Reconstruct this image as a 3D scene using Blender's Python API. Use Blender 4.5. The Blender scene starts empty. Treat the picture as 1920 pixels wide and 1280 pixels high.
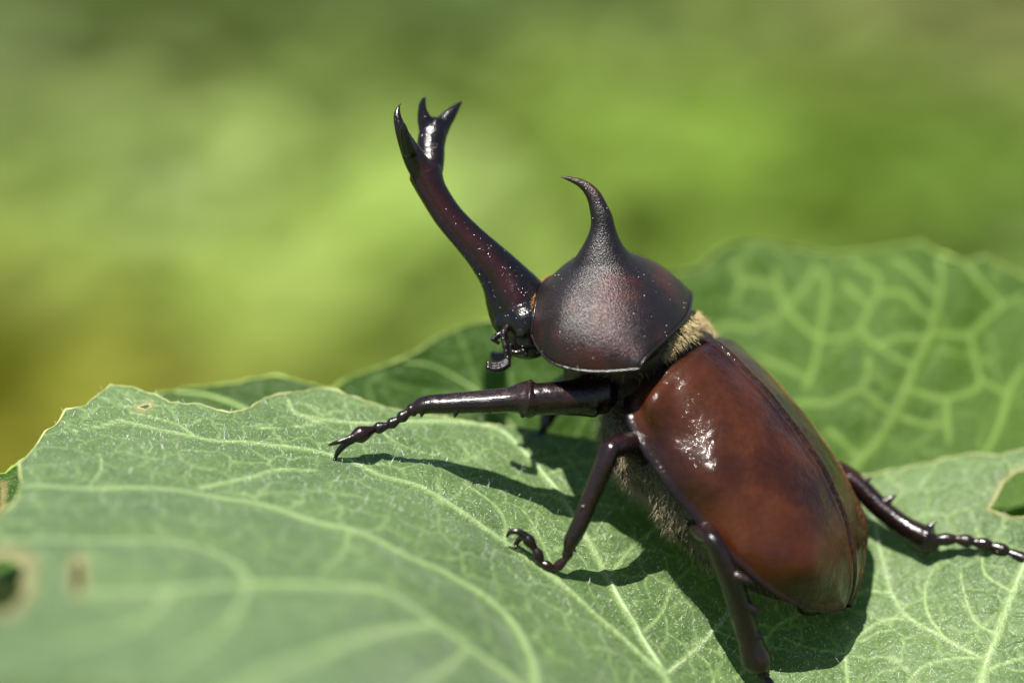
import bpy, bmesh, math, random
import numpy as np
from mathutils import Vector, Matrix, noise as mnoise

random.seed(7); rng = np.random.default_rng(7)
R = math.radians
scene = bpy.context.scene
COL = scene.collection

# ------------------------------------------------------------------ camera, sky, sun, exposure
S_PX = 20.0            # photograph pixels per millimetre in the plane of focus
D = 270.0              # mm from the lens to that plane
PITCH = R(20)
HEIGHT = 0.50          # m, height of the middle of the plane of focus above the ground
CX = np.array([1, 0, 0.])
CY = np.array([0, math.sin(PITCH), math.cos(PITCH)])
CZ = np.array([0, -math.cos(PITCH), math.sin(PITCH)])
BASE = np.array([0, 0, HEIGHT])
def world(p):
    """frame of the photograph (x right, y up, z to the lens; mm) -> world metres"""
    p = np.asarray(p, float)
    return BASE + (p[..., 0:1]*CX + p[..., 1:2]*CY + p[..., 2:3]*CZ) * 1e-3
def P(u, v, z=0.0):
    """photograph pixel at depth z mm -> point in mm"""
    u = np.asarray(u, float); v = np.asarray(v, float); z = np.asarray(z, float) + 0*u
    k = (D - z) / D / S_PX
    return np.stack([(u-960)*k, (640-v)*k, z], -1)

cam = bpy.data.cameras.new("camera"); camo = bpy.data.objects.new("camera", cam); COL.objects.link(camo)
cam.sensor_width = 36; cam.lens = 36*D/96.0
camo.location = BASE + CZ*D*1e-3
camo.rotation_euler = (math.pi/2 - PITCH, 0, 0)
cam.clip_start = 0.01; cam.clip_end = 500
cam.dof.use_dof = True; cam.dof.focus_distance = (D-1.6)*1e-3; cam.dof.aperture_fstop = 8.3
cam.dof.aperture_blades = 0
scene.camera = camo

sun_dir = -0.20*CX + 0.82*CY + 0.53*CZ; sun_dir /= np.linalg.norm(sun_dir)
elev = math.asin(sun_dir[2]); azim = math.atan2(sun_dir[0], sun_dir[1])
wd = bpy.data.worlds.new("World"); scene.world = wd; wd.use_nodes = True
nt = wd.node_tree; bg = nt.nodes["Background"]
sky = nt.nodes.new("ShaderNodeTexSky"); sky.sky_type = 'NISHITA'; sky.sun_disc = False
sky.sun_elevation = elev; sky.sun_rotation = azim
nt.links.new(sky.outputs[0], bg.inputs[0]); bg.inputs[1].default_value = 0.05
sl = bpy.data.lights.new("sun", 'SUN'); sl.energy = 5.0; sl.angle = R(0.55); sl.color = (1, 0.955, 0.88)
so = bpy.data.objects.new("sun", sl); COL.objects.link(so)
so.rotation_euler = Vector(sun_dir).to_track_quat('Z', 'Y').to_euler(); so.location = (0, 0, 3)
scene.view_settings.view_transform = 'Standard'; scene.view_settings.look = 'None'
scene.view_settings.exposure = 1.1; scene.view_settings.gamma = 1
scene.view_settings.use_curve_mapping = False
scene.render.engine = 'CYCLES'
scene.cycles.use_denoising = True
scene.cycles.max_bounces = 8
scene.cycles.sample_clamp_indirect = 4

# ------------------------------------------------------------------ materials
class NB:
    def __init__(s, name):
        s.m = bpy.data.materials.new(name); s.m.use_nodes = True
        s.t = s.m.node_tree; s.p = s.t.nodes["Principled BSDF"]; s.out = s.t.nodes["Material Output"]
    def n(s, typ, **kw):
        nd = s.t.nodes.new("ShaderNode"+typ)
        for k, v in kw.items(): setattr(nd, k, v)
        return nd
    def l(s, a, b): s.t.links.new(a, b); return s
    def val(s, sock, v):
        if hasattr(v, 'is_output') or hasattr(v, 'links'): s.l(v, sock)
        else: sock.default_value = v
    def coords(s, scale=1000.0, rot=(0, 0, 0)):
        tc = s.n("TexCoord"); mp = s.n("Mapping"); mp.inputs["Scale"].default_value = (scale,)*3
        mp.inputs["Rotation"].default_value = rot
        s.l(tc.outputs["Object"], mp.inputs[0]); return mp.outputs[0]
    def noise(s, co, scale, detail=4, rough=0.55, dist=0.0):
        nd = s.n("TexNoise"); s.l(co, nd.inputs["Vector"])
        nd.inputs["Scale"].default_value = scale; nd.inputs["Detail"].default_value = detail
        nd.inputs["Roughness"].default_value = rough; nd.inputs["Distortion"].default_value = dist
        return nd.outputs["Fac"]
    def voro(s, co, scale, feature='F1', dim='3D', rand=1.0):
        nd = s.n("TexVoronoi"); nd.feature = feature; nd.voronoi_dimensions = dim
        s.l(co, nd.inputs["Vector"]); nd.inputs["Scale"].default_value = scale
        nd.inputs["Randomness"].default_value = rand
        return nd
    def ramp(s, fac, pts):
        nd = s.n("ValToRGB"); e = nd.color_ramp.elements
        while len(e) < len(pts): e.new(0.5)
        for el, (p, c) in zip(e, pts):
            el.position = p; el.color = (*c, 1) if hasattr(c, '__len__') else (c, c, c, 1)
        s.l(fac, nd.inputs[0]); return nd.outputs[0]
    def mix(s, fac, a, b, mode='MIX'):
        nd = s.n("Mix"); nd.data_type = 'RGBA'; nd.blend_type = mode
        s.val(nd.inputs["Factor"], fac)
        for k, v in ((6, a), (7, b)):
            if isinstance(v, tuple): v = (*v, 1) if len(v) == 3 else v
            s.val(nd.inputs[k], v)
        return nd.outputs[2]
    def math(s, op, a, b=0.0, clamp=False):
        nd = s.n("Math"); nd.operation = op; nd.use_clamp = clamp
        s.val(nd.inputs[0], a); s.val(nd.inputs[1], b); return nd.outputs[0]
    def attr(s, name):
        nd = s.n("Attribute"); nd.attribute_name = name; return nd
    def bump(s, h, dist, strength=1.0, normal=None):
        nd = s.n("Bump"); nd.inputs["Distance"].default_value = dist; nd.inputs["Strength"].default_value = strength
        s.l(h, nd.inputs["Height"])
        if normal is not None: s.l(normal, nd.inputs["Normal"])
        return nd.outputs[0]
    def set(s, **kw):
        for k, v in kw.items():
            k = k.replace('_', ' ')
            if isinstance(v, tuple) and len(v) == 3 and s.p.inputs[k].type == 'RGBA': v = (*v, 1)
            s.val(s.p.inputs[k], v)
        return s

def mat_pronotum():
    b = NB("granular_brown_black_shell"); co = b.coords()
    big = b.noise(co, 0.16, 3); fine = b.noise(co, 9.0, 3, 0.6); gr = b.voro(co, 6.5).outputs["Distance"]
    c = b.ramp(big, [(0.3, (0.004, 0.0025, 0.003)), (0.52, (0.008, 0.0034, 0.0032)), (0.68, (0.036, 0.0065, 0.0045))])
    dirt = b.ramp(b.noise(co, 0.9, 6, 0.7), [(0.58, 0.0), (0.74, 1.0)])
    c = b.mix(b.math('MULTIPLY', dirt, 0.18), c, (0.07, 0.05, 0.035))
    r = b.ramp(b.noise(co, 1.1, 5), [(0.3, 0.31), (0.7, 0.44)])
    h = b.math('ADD', b.math('MULTIPLY', gr, 0.8), b.math('MULTIPLY', fine, 0.7))
    b.set(Base_Color=c, Roughness=r, Specular_IOR_Level=0.5, Coat_Weight=0.0, Normal=b.bump(h, 0.00008, 0.7))
    return b.m
def mat_horn():
    b = NB("polished_black_red_horn"); co = b.coords()
    a = b.attr("red").outputs["Fac"]
    n = b.noise(co, 0.5, 4)
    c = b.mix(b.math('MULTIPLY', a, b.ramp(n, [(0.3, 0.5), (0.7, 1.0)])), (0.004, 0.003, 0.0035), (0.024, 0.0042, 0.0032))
    sp = b.ramp(b.voro(co, 2.6).outputs["Distance"], [(0.05, 1.0), (0.22, 0.0)])
    h = b.math('ADD', b.noise(co, 3.0, 4), b.math('MULTIPLY', sp, -0.6))
    b.set(Base_Color=c, Roughness=b.ramp(b.noise(co, 1.5, 4), [(0.3, 0.15), (0.7, 0.28)]), Specular_IOR_Level=0.5, Normal=b.bump(h, 0.00008, 0.7))
    return b.m
def mat_elytra():
    b = NB("glossy_chestnut_wing_case"); co = b.coords()
    edge = b.attr("edge").outputs["Fac"]; dust = b.attr("dust").outputs["Fac"]
    n1 = b.noise(co, 0.11, 4, 0.5, 0.4); n2 = b.noise(co, 1.4, 5, 0.65)
    m = b.math('ADD', b.math('MULTIPLY', n1, 0.86), b.math('MULTIPLY', n2, 0.14))
    c = b.ramp(m, [(0.33, (0.012, 0.0035, 0.002)), (0.46, (0.032, 0.0085, 0.003)), (0.58, (0.072, 0.020, 0.005)), (0.72, (0.125, 0.037, 0.008))])
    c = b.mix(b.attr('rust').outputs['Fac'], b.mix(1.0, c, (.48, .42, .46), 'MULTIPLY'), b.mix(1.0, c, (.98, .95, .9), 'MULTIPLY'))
    c = b.mix(edge, c, (0.005, 0.003, 0.004))
    dn = b.ramp(b.noise(co, 2.2, 8, 0.75), [(0.46, 0.0), (0.60, 1.0)])
    dfac = b.math('MULTIPLY', dust, dn)
    c = b.mix(dfac, c, (0.17, 0.105, 0.048))
    wr = b.noise(co, 0.55, 3, 0.5, 0.4); fine = b.noise(co, 6.0, 4, 0.6)
    bn = b.bump(wr, 0.0012, 0.10)
    bn = b.bump(fine, 0.00006, 0.35, bn)
    rough = b.math('ADD', b.ramp(b.noise(co, 0.3, 3), [(0.35, 0.34), (0.7, 0.46)]), b.math('MULTIPLY', dfac, 0.3))
    b.set(Base_Color=c, Roughness=rough, Specular_IOR_Level=0.10, Coat_Roughness=0.10, Coat_IOR=1.34, Normal=bn)
    b.l(b.math('SUBTRACT', 1.0, b.math('MULTIPLY', dust, 1.3), True), b.p.inputs['Coat Weight'])
    cn = b.bump(wr, 0.0012, 0.24); cn = b.bump(b.noise(co, 3.6, 3), 0.00014, 0.5, cn)
    b.l(cn, b.p.inputs["Coat Normal"])
    return b.m
def mat_leg():
    b = NB("shiny_dark_brown_leg"); co = b.coords()
    n = b.noise(co, 0.35, 4)
    c = b.ramp(n, [(0.35, (0.004, 0.003, 0.003)), (0.62, (0.012, 0.004, 0.004)), (0.8, (0.030, 0.007, 0.0045))])
    b.set(Base_Color=c, Roughness=b.ramp(b.noise(co, 1.6, 5), [(0.3, 0.18), (0.75, 0.36)]), Specular_IOR_Level=0.5,
          Normal=b.bump(b.noise(co, 1.3, 4, 0.55), 0.00025, 0.35))
    return b.m
def mat_body():
    b = NB("dark_hairy_underside"); co = b.coords()
    c = b.ramp(b.noise(co, 0.8, 4), [(0.35, (0.010, 0.007, 0.006)), (0.7, (0.035, 0.016, 0.010))])
    b.set(Base_Color=c, Roughness=0.45, Normal=b.bump(b.noise(co, 3, 4), 0.0002, 0.6)); return b.m
def mat_hair(name, col, rough=0.4):
    b = NB(name); co = b.coords()
    c = b.mix(b.noise(co, 2.0, 2), tuple(x*0.55 for x in col), tuple(min(1, x*1.25) for x in col))
    b.set(Base_Color=c, Roughness=rough); return b.m
def mat_plain(name, col, rough=0.5, nscale=2.0, amt=0.35):
    b = NB(name); co = b.coords()
    c = b.mix(b.noise(co, nscale, 5), tuple(x*(1-amt) for x in col), tuple(min(1, x*(1+amt)) for x in col))
    b.set(Base_Color=c, Roughness=rough, Normal=b.bump(b.noise(co, nscale*3, 4), 0.0001, 0.5)); return b.m

def mat_leaf(name, dark, light, vein, trans=0.22, rough=(0.40, 0.56), cells=0.30, cellstrength=0.5, sheen=0.12, spec=0.36):
    b = NB(name)
    uv = b.n("UVMap"); uv.uv_map = "leaf_mm"
    warp = b.n("TexNoise"); warp.noise_dimensions = '2D'; b.l(uv.outputs[0], warp.inputs["Vector"]); warp.inputs["Scale"].default_value = 0.5
    wsub = b.n("VectorMath"); wsub.operation = 'MULTIPLY_ADD'
    b.l(warp.outputs["Color"], wsub.inputs[0]); wsub.inputs[1].default_value = (1.6, 1.6, 0); b.l(uv.outputs[0], wsub.inputs[2])
    w = wsub.outputs[0]
    v1 = b.voro(w, cells, 'DISTANCE_TO_EDGE', '2D', 0.9).outputs["Distance"]
    v2 = b.voro(w, cells*3.1, 'DISTANCE_TO_EDGE', '2D', 0.9).outputs["Distance"]
    n1 = b.noise(uv.outputs[0], 0.07, 4); n2 = b.noise(uv.outputs[0], 0.9, 5, 0.6); n3 = b.noise(uv.outputs[0], 5.0, 3, 0.7)
    lamina = b.mix(b.ramp(b.math('ADD', b.math('MULTIPLY', n1, 0.65), b.math('MULTIPLY', n2, 0.35)), [(0.36, 0.0), (0.64, 1.0)]), dark, light)
    pat = b.ramp(b.noise(uv.outputs[0], 0.16, 3), [(0.38, 0.25), (0.62, 1.0)])
    net1 = b.math('MULTIPLY', b.ramp(v1, [(0.0, 1.0), (0.035, 0.7), (0.085, 0.0)]), pat)
    net2 = b.math('MULTIPLY', b.ramp(v2, [(0.0, 1.0), (0.05, 0.4), (0.12, 0.0)]), pat)
    vm = b.attr("vein").outputs["Fac"]
    net = b.math('MAXIMUM', b.math('MULTIPLY', net1, cellstrength), b.math('MULTIPLY', net2, cellstrength*0.32))
    allv = b.math('MAXIMUM', vm, net, True)
    c = b.mix(allv, lamina, vein)
    br = b.attr("brown").outputs["Fac"]
    bn_ = b.math('MULTIPLY', br, b.ramp(n2, [(0.3, 0.35), (0.55, 1.0)]))
    c = b.mix(bn_, c, (0.26, 0.20, 0.09))
    # pale specks: blemishes and the bulbs at the foot of the hairs
    vd = b.voro(uv.outputs[0], 1.7, 'F1', '2D').outputs["Distance"]
    spk = b.ramp(vd, [(0.05, 1.0), (0.11, 0.0)])
    c = b.mix(b.math('MULTIPLY', spk, 0.65), c, (0.42, 0.50, 0.34))
    h = b.math('ADD', b.math('MULTIPLY', b.ramp(v2, [(0.0, 0.0), (0.35, 1.0)]), 0.55), b.math('MULTIPLY', n3, 0.45))
    h = b.math('ADD', h, b.math('MULTIPLY', b.ramp(v1, [(0.0, 0.0), (0.3, 1.0)]), 0.7))
    nrm = b.bump(h, 0.00025, 0.6)
    b.set(Base_Color=c, Roughness=b.ramp(n2, [(0.3, rough[0]), (0.7, rough[1])]), Specular_IOR_Level=spec, Normal=nrm,
          Sheen_Weight=sheen, Sheen_Roughness=0.5, Sheen_Tint=(0.85, 0.95, 0.85))
    tr = b.n("BsdfTranslucent"); ms = b.n("MixShader"); ms.inputs[0].default_value = trans
    tc = b.mix(1.0, c, (1.55, 2.3, 0.75), 'MULTIPLY'); b.l(tc, tr.inputs[0]); b.l(nrm, tr.inputs["Normal"])
    b.l(b.p.outputs[0], ms.inputs[1]); b.l(tr.outputs[0], ms.inputs[2]); b.l(ms.outputs[0], b.out.inputs[0])
    return b.m
def mat_foliage():
    b = NB("meadow_leaves"); col = b.attr("tint").outputs["Color"]
    b.set(Base_Color=col, Roughness=0.5, Specular_IOR_Level=0.3)
    tr = b.n("BsdfTranslucent"); ms = b.n("MixShader"); ms.inputs[0].default_value = 0.3
    b.l(b.mix(1.0, col, (1.4, 1.6, 0.7), 'MULTIPLY'), tr.inputs[0])
    b.l(b.p.outputs[0], ms.inputs[1]); b.l(tr.outputs[0], ms.inputs[2]); b.l(ms.outputs[0], b.out.inputs[0])
    return b.m
def mat_ground():
    b = NB("grassy_soil"); co = b.coords(1.0)
    c = b.mix(b.noise(co, 3.0, 6), (0.05, 0.07, 0.016), (0.10, 0.13, 0.03))
    c = b.mix(b.ramp(b.noise(co, 11.0, 5), [(0.45, 0.0), (0.65, 1.0)]), c, (0.085, 0.065, 0.035))
    b.set(Base_Color=c, Roughness=0.95, Normal=b.bump(b.noise(co, 40, 5), 0.02, 0.6)); return b.m

# ------------------------------------------------------------------ mesh helpers (mm, photograph frame, until linked)
def link(name, parent, me=None):
    o = bpy.data.objects.new(name, me); COL.objects.link(o)
    if parent is not None:
        o.parent = parent
    return o
ROOT_AT = {}
def empty(name, at_mm, label, cat, group=None):
    o = link(name, None); o.empty_display_size = 0.005
    w = world(np.array(at_mm)); o.location = w; ROOT_AT[o.name] = w
    o["label"] = label; o["category"] = cat
    if group: o["group"] = group
    return o
def origin_of(parent):
    return ROOT_AT.get(parent.name, np.zeros(3)) if parent is not None else np.zeros(3)
def mesh(name, V, F, mat, parent, smooth=True, attrs=None, uv=None, kind=None, label=None):
    V = np.asarray(V, float)
    org = origin_of(parent)
    W = world(V) - org
    me = bpy.data.meshes.new(name)
    F = list(F) if not isinstance(F, np.ndarray) else F
    if isinstance(F, np.ndarray):
        nf, k = F.shape
        me.vertices.add(len(W)); me.vertices.foreach_set("co", W.astype(np.float32).ravel())
        me.loops.add(nf*k); me.loops.foreach_set("vertex_index", F.astype(np.int32).ravel())
        me.polygons.add(nf); me.polygons.foreach_set("loop_start", np.arange(0, nf*k, k, dtype=np.int32))
        me.update(calc_edges=True)
    else:
        me.from_pydata(W.tolist(), [], F)
    me.validate()
    if smooth: me.polygons.foreach_set("use_smooth", np.ones(len(me.polygons), dtype=bool))
    if attrs:
        for k, a in attrs.items():
            a = np.asarray(a, np.float32)
            if a.ndim == 1:
                at = me.attributes.new(k, 'FLOAT', 'POINT'); at.data.foreach_set("value", a)
            else:
                at = me.attributes.new(k, 'FLOAT_COLOR', 'POINT'); at.data.foreach_set("color", a.ravel())
    if uv is not None:
        lay = me.uv_layers.new(name="leaf_mm")
        li = np.empty(len(me.loops), np.int32); me.loops.foreach_get("vertex_index", li)
        lay.data.foreach_set("uv", np.asarray(uv, np.float32)[li].ravel())
    me.materials.append(mat); me.update()
    o = link(name, parent, me)
    # a sub-part hangs under a part whose own origin equals the thing's
    ROOT_AT[o.name] = org
    if kind: o["kind"] = kind
    if label: o["label"] = label
    return o

def nrm(a): a = np.asarray(a, float); return a/np.linalg.norm(a)
def catmull(pts, n):
    """resample a control polyline (rows of any length) smoothly to n rows"""
    p = np.asarray(pts, float); m = len(p)
    if m == 2: t = np.linspace(0, 1, n)[:, None]; return p[0]*(1-t)+p[1]*t
    q = np.vstack([2*p[0]-p[1], p, 2*p[-1]-p[-2]])
    t = np.linspace(0, m-1-1e-9, n); i = t.astype(int); f = (t-i)[:, None]
    a, b_, c, d = q[i], q[i+1], q[i+2], q[i+3]
    return 0.5*((2*b_)+(-a+c)*f+(2*a-5*b_+4*c-d)*f**2+(-a+3*b_-3*c+d)*f**3)
def tube(ctrl, n=None, sides=14, squash=1.0, prof=None, up=(0, 0, 1), cap=True):
    """ctrl rows: x y z r ; returns verts, faces of a tapered closed tube; prof(theta)->radius factor"""
    c = np.asarray(ctrl, float); n = n or max(8, 7*(len(c)-1)+1)
    s = catmull(c, n); pos = s[:, :3]; rad = np.maximum(s[:, 3], 0.004)
    tan = np.gradient(pos, axis=0); tan /= np.linalg.norm(tan, axis=1)[:, None]+1e-12
    V = []; F = []
    th = np.linspace(0, 2*math.pi, sides, endpoint=False)
    pf = np.ones(sides) if prof is None else np.array([prof(t) for t in th])
    ref = np.array(up, float)
    rings = []
    for i in range(n):
        t = tan[i]; a = ref - t*np.dot(ref, t)
        if np.linalg.norm(a) < 1e-4: a = np.cross(t, [1, 0.3, 0])
        a = nrm(a); b_ = np.cross(t, a); ref = a
        rings.append((pos[i], a, b_, rad[i], t))
    def ring(p, a, b_, r):
        k = len(V)
        for j in range(sides): V.append(p + (a*math.cos(th[j])*squash + b_*math.sin(th[j]))*r*pf[j])
        return k
    idx = []
    if cap:
        p, a, b_, r, t = rings[0]
        V.append(p - t*r*0.8); c0 = 0
        idx.append(ring(p - t*r*0.5, a, b_, r*0.72))
    for p, a, b_, r, t in rings: idx.append(ring(p, a, b_, r))
    if cap:
        p, a, b_, r, t = rings[-1]
        idx.append(ring(p + t*r*0.5, a, b_, r*0.72)); V.append(p + t*r*0.8); c1 = len(V)-1
    for q in range(len(idx)-1):
        A, B = idx[q], idx[q+1]
        for j in range(sides):
            k = (j+1) % sides; F.append((A+j, A+k, B+k, B+j))
    if cap:
        for j in range(sides):
            k = (j+1) % sides
            F.append((c0, idx[0]+k, idx[0]+j)); F.append((c1, idx[-1]+j, idx[-1]+k))
    return np.array(V), F
def ptube(rows, k=1.0, **kw):
    """rows: u v z r_px (photograph pixels, depth mm)"""
    r = np.array(rows, float); r[:, 3] *= k
    return tube(np.column_stack([P(r[:, 0], r[:, 1], r[:, 2]), r[:, 3]/S_PX]), **kw)
def ellipsoid(c, axes, rad, seg=28, rings=16):
    A = np.asarray(axes, float); V = []; F = []
    for i in range(rings+1):
        ph = math.pi*i/rings
        for j in range(seg):
            t = 2*math.pi*j/seg
            l = np.array([math.cos(ph), math.sin(ph)*math.cos(t), math.sin(ph)*math.sin(t)])*np.asarray(rad)
            V.append(np.asarray(c)+l@A)
    for i in range(rings):
        for j in range(seg):
            k = (j+1) % seg; F.append((i*seg+j, i*seg+k, (i+1)*seg+k, (i+1)*seg+j))
    return np.array(V), F
def join(parts):
    V = []; F = []; k = 0
    for v, f in parts:
        V.append(v); F += [tuple(i+k for i in q) for q in f]; k += len(v)
    return np.vstack(V), F
def fuse(parts, voxel=0.2, smooth=6, factor=0.5):
    """union of closed shapes into one continuous skin, creases melted"""
    V, F = join(parts)
    me = bpy.data.meshes.new("tmp"); me.from_pydata(V.tolist(), [], F)
    bm = bmesh.new(); bm.from_mesh(me); bmesh.ops.remove_doubles(bm, verts=bm.verts, dist=1e-5)
    bmesh.ops.recalc_face_normals(bm, faces=bm.faces); bm.to_mesh(me); bm.free()
    o = bpy.data.objects.new("tmp", me); COL.objects.link(o)
    m = o.modifiers.new("r", 'REMESH'); m.mode = 'VOXEL'; m.voxel_size = voxel
    s = o.modifiers.new("s", 'SMOOTH'); s.factor = factor; s.iterations = smooth
    dg = bpy.context.evaluated_depsgraph_get(); ev = o.evaluated_get(dg); m2 = ev.to_mesh()
    n = len(m2.vertices); co = np.empty(n*3, np.float32); m2.vertices.foreach_get("co", co)
    Fs = [tuple(p.vertices) for p in m2.polygons]
    ev.to_mesh_clear(); bpy.data.objects.remove(o); bpy.data.meshes.remove(me)
    return co.reshape(-1, 3).astype(float), Fs
def hairs(roots, dirs, length, r, curve=0.3, jitter=0.25, gravity=(0, -0.3, 0)):
    """three-sided tapering bristles; arrays of roots (mm), unit directions"""
    n = len(roots); L = np.asarray(length)*np.ones(n); r = np.asarray(r)*np.ones(n)
    d = dirs + rng.normal(0, jitter, (n, 3)); d /= np.linalg.norm(d, axis=1)[:, None]
    side = np.cross(d, rng.normal(0, 1, (n, 3))); side /= np.linalg.norm(side, axis=1)[:, None]+1e-9
    up2 = np.cross(d, side)
    bend = side*curve*rng.normal(0, 1, (n, 1)) + np.asarray(gravity)*curve
    V = np.empty((n, 7, 3))
    for ring, (t, k) in enumerate(((0.0, 1.0), (0.55, 0.7))):
        c = roots + d*(L*t)[:, None] + bend*(L*t*t)[:, None]
        for j in range(3):
            a = 2*math.pi*j/3
            V[:, ring*3+j] = c + (side*math.cos(a)+up2*math.sin(a))*(r*k)[:, None]
    V[:, 6] = roots + d*L[:, None] + bend*L[:, None]
    tpl = np.array([(0, 1, 4), (0, 4, 3), (1, 2, 5), (1, 5, 4), (2, 0, 3), (2, 3, 5), (3, 4, 6), (4, 5, 6), (5, 3, 6)])
    F = (tpl[None] + 7*np.arange(n)[:, None, None]).reshape(-1, 3)
    return V.reshape(-1, 3), F
def interp(x, xs, ys):
    """smooth table lookup (monotone-ish cubic)"""
    xs = np.asarray(xs, float); ys = np.asarray(ys, float); o = np.argsort(xs); xs = xs[o]; ys = ys[o]
    x = np.clip(np.asarray(x, float), xs[0], xs[-1]); m = np.gradient(ys, xs)
    i = np.clip(np.searchsorted(xs, x)-1, 0, len(xs)-2); h = xs[i+1]-xs[i]; t = (x-xs[i])/h
    return ((2*t**3-3*t**2+1)*ys[i]+(t**3-2*t**2+t)*h*m[i]+(-2*t**3+3*t**2)*ys[i+1]+(t**3-t**2)*h*m[i+1])

# ------------------------------------------------------------------ the ground and the meadow far behind
def ground_hit(u, v, h=0.10):
    p = world(P(u, v, 0.0)); c = np.array(camo.location); d = p-c
    t = (h-c[2])/d[2]; return c + d*t
M_ground = mat_ground(); M_fol = mat_foliage()
gm = bpy.data.meshes.new("ground")
gx = np.concatenate([-np.geomspace(300, 4, 14), np.linspace(-3, 3, 25), np.geomspace(4, 300, 14)])
gv = [(x, y, 0.03*mnoise.noise((x*0.7, y*0.7, 0)) if abs(x) < 20 and abs(y) < 20 else 0.0) for y in gx for x in gx]
ng = len(gx)
gm.from_pydata(gv, [], [(j*ng+i, j*ng+i+1, (j+1)*ng+i+1, (j+1)*ng+i) for j in range(ng-1) for i in range(ng-1)])
gm.materials.append(M_ground); go = bpy.data.objects.new("ground", gm); COL.objects.link(go); go["kind"] = "structure"

# plant patches of different kinds: photograph pixel at the middle, radius (m), leaf colour, strength
PATCH = [
    (520, 470, .17, (.200, .280, .060)), (330, 380, .13, (.185, .250, .070)), (760, 560, .13, (.170, .245, .050)),
    (180, 260, .13, (.135, .170, .055)), (40, 80, .15, (.050, .074, .016)), (60, 640, .13, (.095, .095, .006)),
    (20, 860, .12, (.150, .130, .006)), (330, 660, .10, (.125, .140, .012)), (480, 60, .14, (.085, .115, .026)), (850, 20, .19, (.036, .064, .016)),
    (760, 250, .11, (.090, .130, .022)), (1000, 420, .12, (.120, .180, .020)), (1240, 130, .16, (.135, .190, .032)),
    (1120, 280, .12, (.100, .150, .022)), (1540, 300, .16, (.075, .135, .006)), (1330, 430, .12, (.080, .130, .008)),
    (1860, 340, .13, (.055, .095, .012)), (1820, 80, .16, (.140, .145, .055)), (1600, 120, .12, (.105, .140, .030)),
    (1650, 430, .12, (.080, .130, .010)), (950, 700, .14, (.10, .15, .02)), (1500, 700, .2, (.08, .13, .02)),
    (600, 800, .2, (.09, .11, .01))]
PC = np.array([[*ground_hit(a, b)[:2]] for a, b, _, _ in PATCH]); PRAD = np.array([p[2] for p in PATCH]); PCOL = np.array([p[3] for p in PATCH])
def meadow(n, x0, x1, y0, y1, s0, s1):
    xy = np.column_stack([rng.uniform(x0, x1, n), rng.uniform(y0, y1, n)])
    keep = ~((np.abs(xy[:, 0]) < 0.16) & (np.abs(xy[:, 1]) < 0.35)); xy = xy[keep]; n = len(xy)
    z = 0.02 + 0.10*rng.random(n)
    d = np.linalg.norm(xy[:, None]-PC[None], axis=2)/PRAD; jit = rng.normal(0, 0.12, d.shape)
    w = np.exp(-np.clip(d+jit, 0, 9)**2*1.3)+1e-9; base = np.array([.085, .125, .022])
    col = (w@PCOL + 0.06*base)/(w.sum(1)+0.06)[:, None]
    col = col*np.array([1.28, 1.27, 1.2])
    col *= rng.normal(1, 0.13, (n, 1)).clip(0.6, 1.4)
    L = rng.uniform(s0, s1, n); wd_ = L*rng.uniform(0.28, 0.45, n); az = rng.uniform(0, 2*math.pi, n); ti = rng.normal(0.1, 0.35, n)
    f = np.column_stack([np.cos(az)*np.cos(ti), np.sin(az)*np.cos(ti), np.sin(ti)]); s = np.column_stack([-np.sin(az), np.cos(az), np.zeros(n)])
    u = np.cross(f, s); c = np.column_stack([xy, z])
    V = np.empty((n, 8, 3))
    for k, (a, b_, h) in enumerate([(-.5, 0, 0), (-.2, -.42, .10), (-.2, .42, .10), (.15, -.5, .08), (.15, .5, .08), (-.1, 0, .03), (.2, 0, .02), (.5, 0, -.12)]):
        V[:, k] = c + f*(L*a)[:, None] + s*(wd_*b_*2)[:, None] + u*(L*h)[:, None]
    tpl = np.array([(0, 1, 5), (0, 5, 2), (1, 3, 5), (3, 6, 5), (5, 6, 2), (6, 4, 2), (3, 7, 6), (6, 7, 4)])
    F = (tpl[None]+8*np.arange(n)[:, None, None]).reshape(-1, 3)
    C = np.repeat(np.column_stack([col.clip(0.002, 1), np.ones(n)])[:, None], 8, 1).reshape(-1, 4)
    return V.reshape(-1, 3), F, C
v1, f1, c1 = meadow(9000, -1.0, 1.0, 0.6, 3.2, .05, .10)
v2, f2, c2 = meadow(14000, -5, 5, -3, 7, .06, .12)
mv = np.vstack([v1, v2]); mf = np.vstack([f1, f2+len(v1)]); mc = np.vstack([c1, c2])
me = bpy.data.meshes.new("meadow_plants"); me.vertices.add(len(mv)); me.vertices.foreach_set("co", mv.astype(np.float32).ravel())
me.loops.add(mf.size); me.loops.foreach_set("vertex_index", mf.astype(np.int32).ravel())
me.polygons.add(len(mf)); me.polygons.foreach_set("loop_start", np.arange(0, mf.size, 3, dtype=np.int32)); me.update(calc_edges=True)
at = me.attributes.new("tint", 'FLOAT_COLOR', 'POINT'); at.data.foreach_set("color", mc.astype(np.float32).ravel())
me.materials.append(M_fol); mo = bpy.data.objects.new("meadow_plants", me); COL.objects.link(mo)
mo["kind"] = "stuff"; mo["label"] = "soft blurred lime and olive green plants covering the ground behind the leaves"; mo["category"] = "plants"

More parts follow.
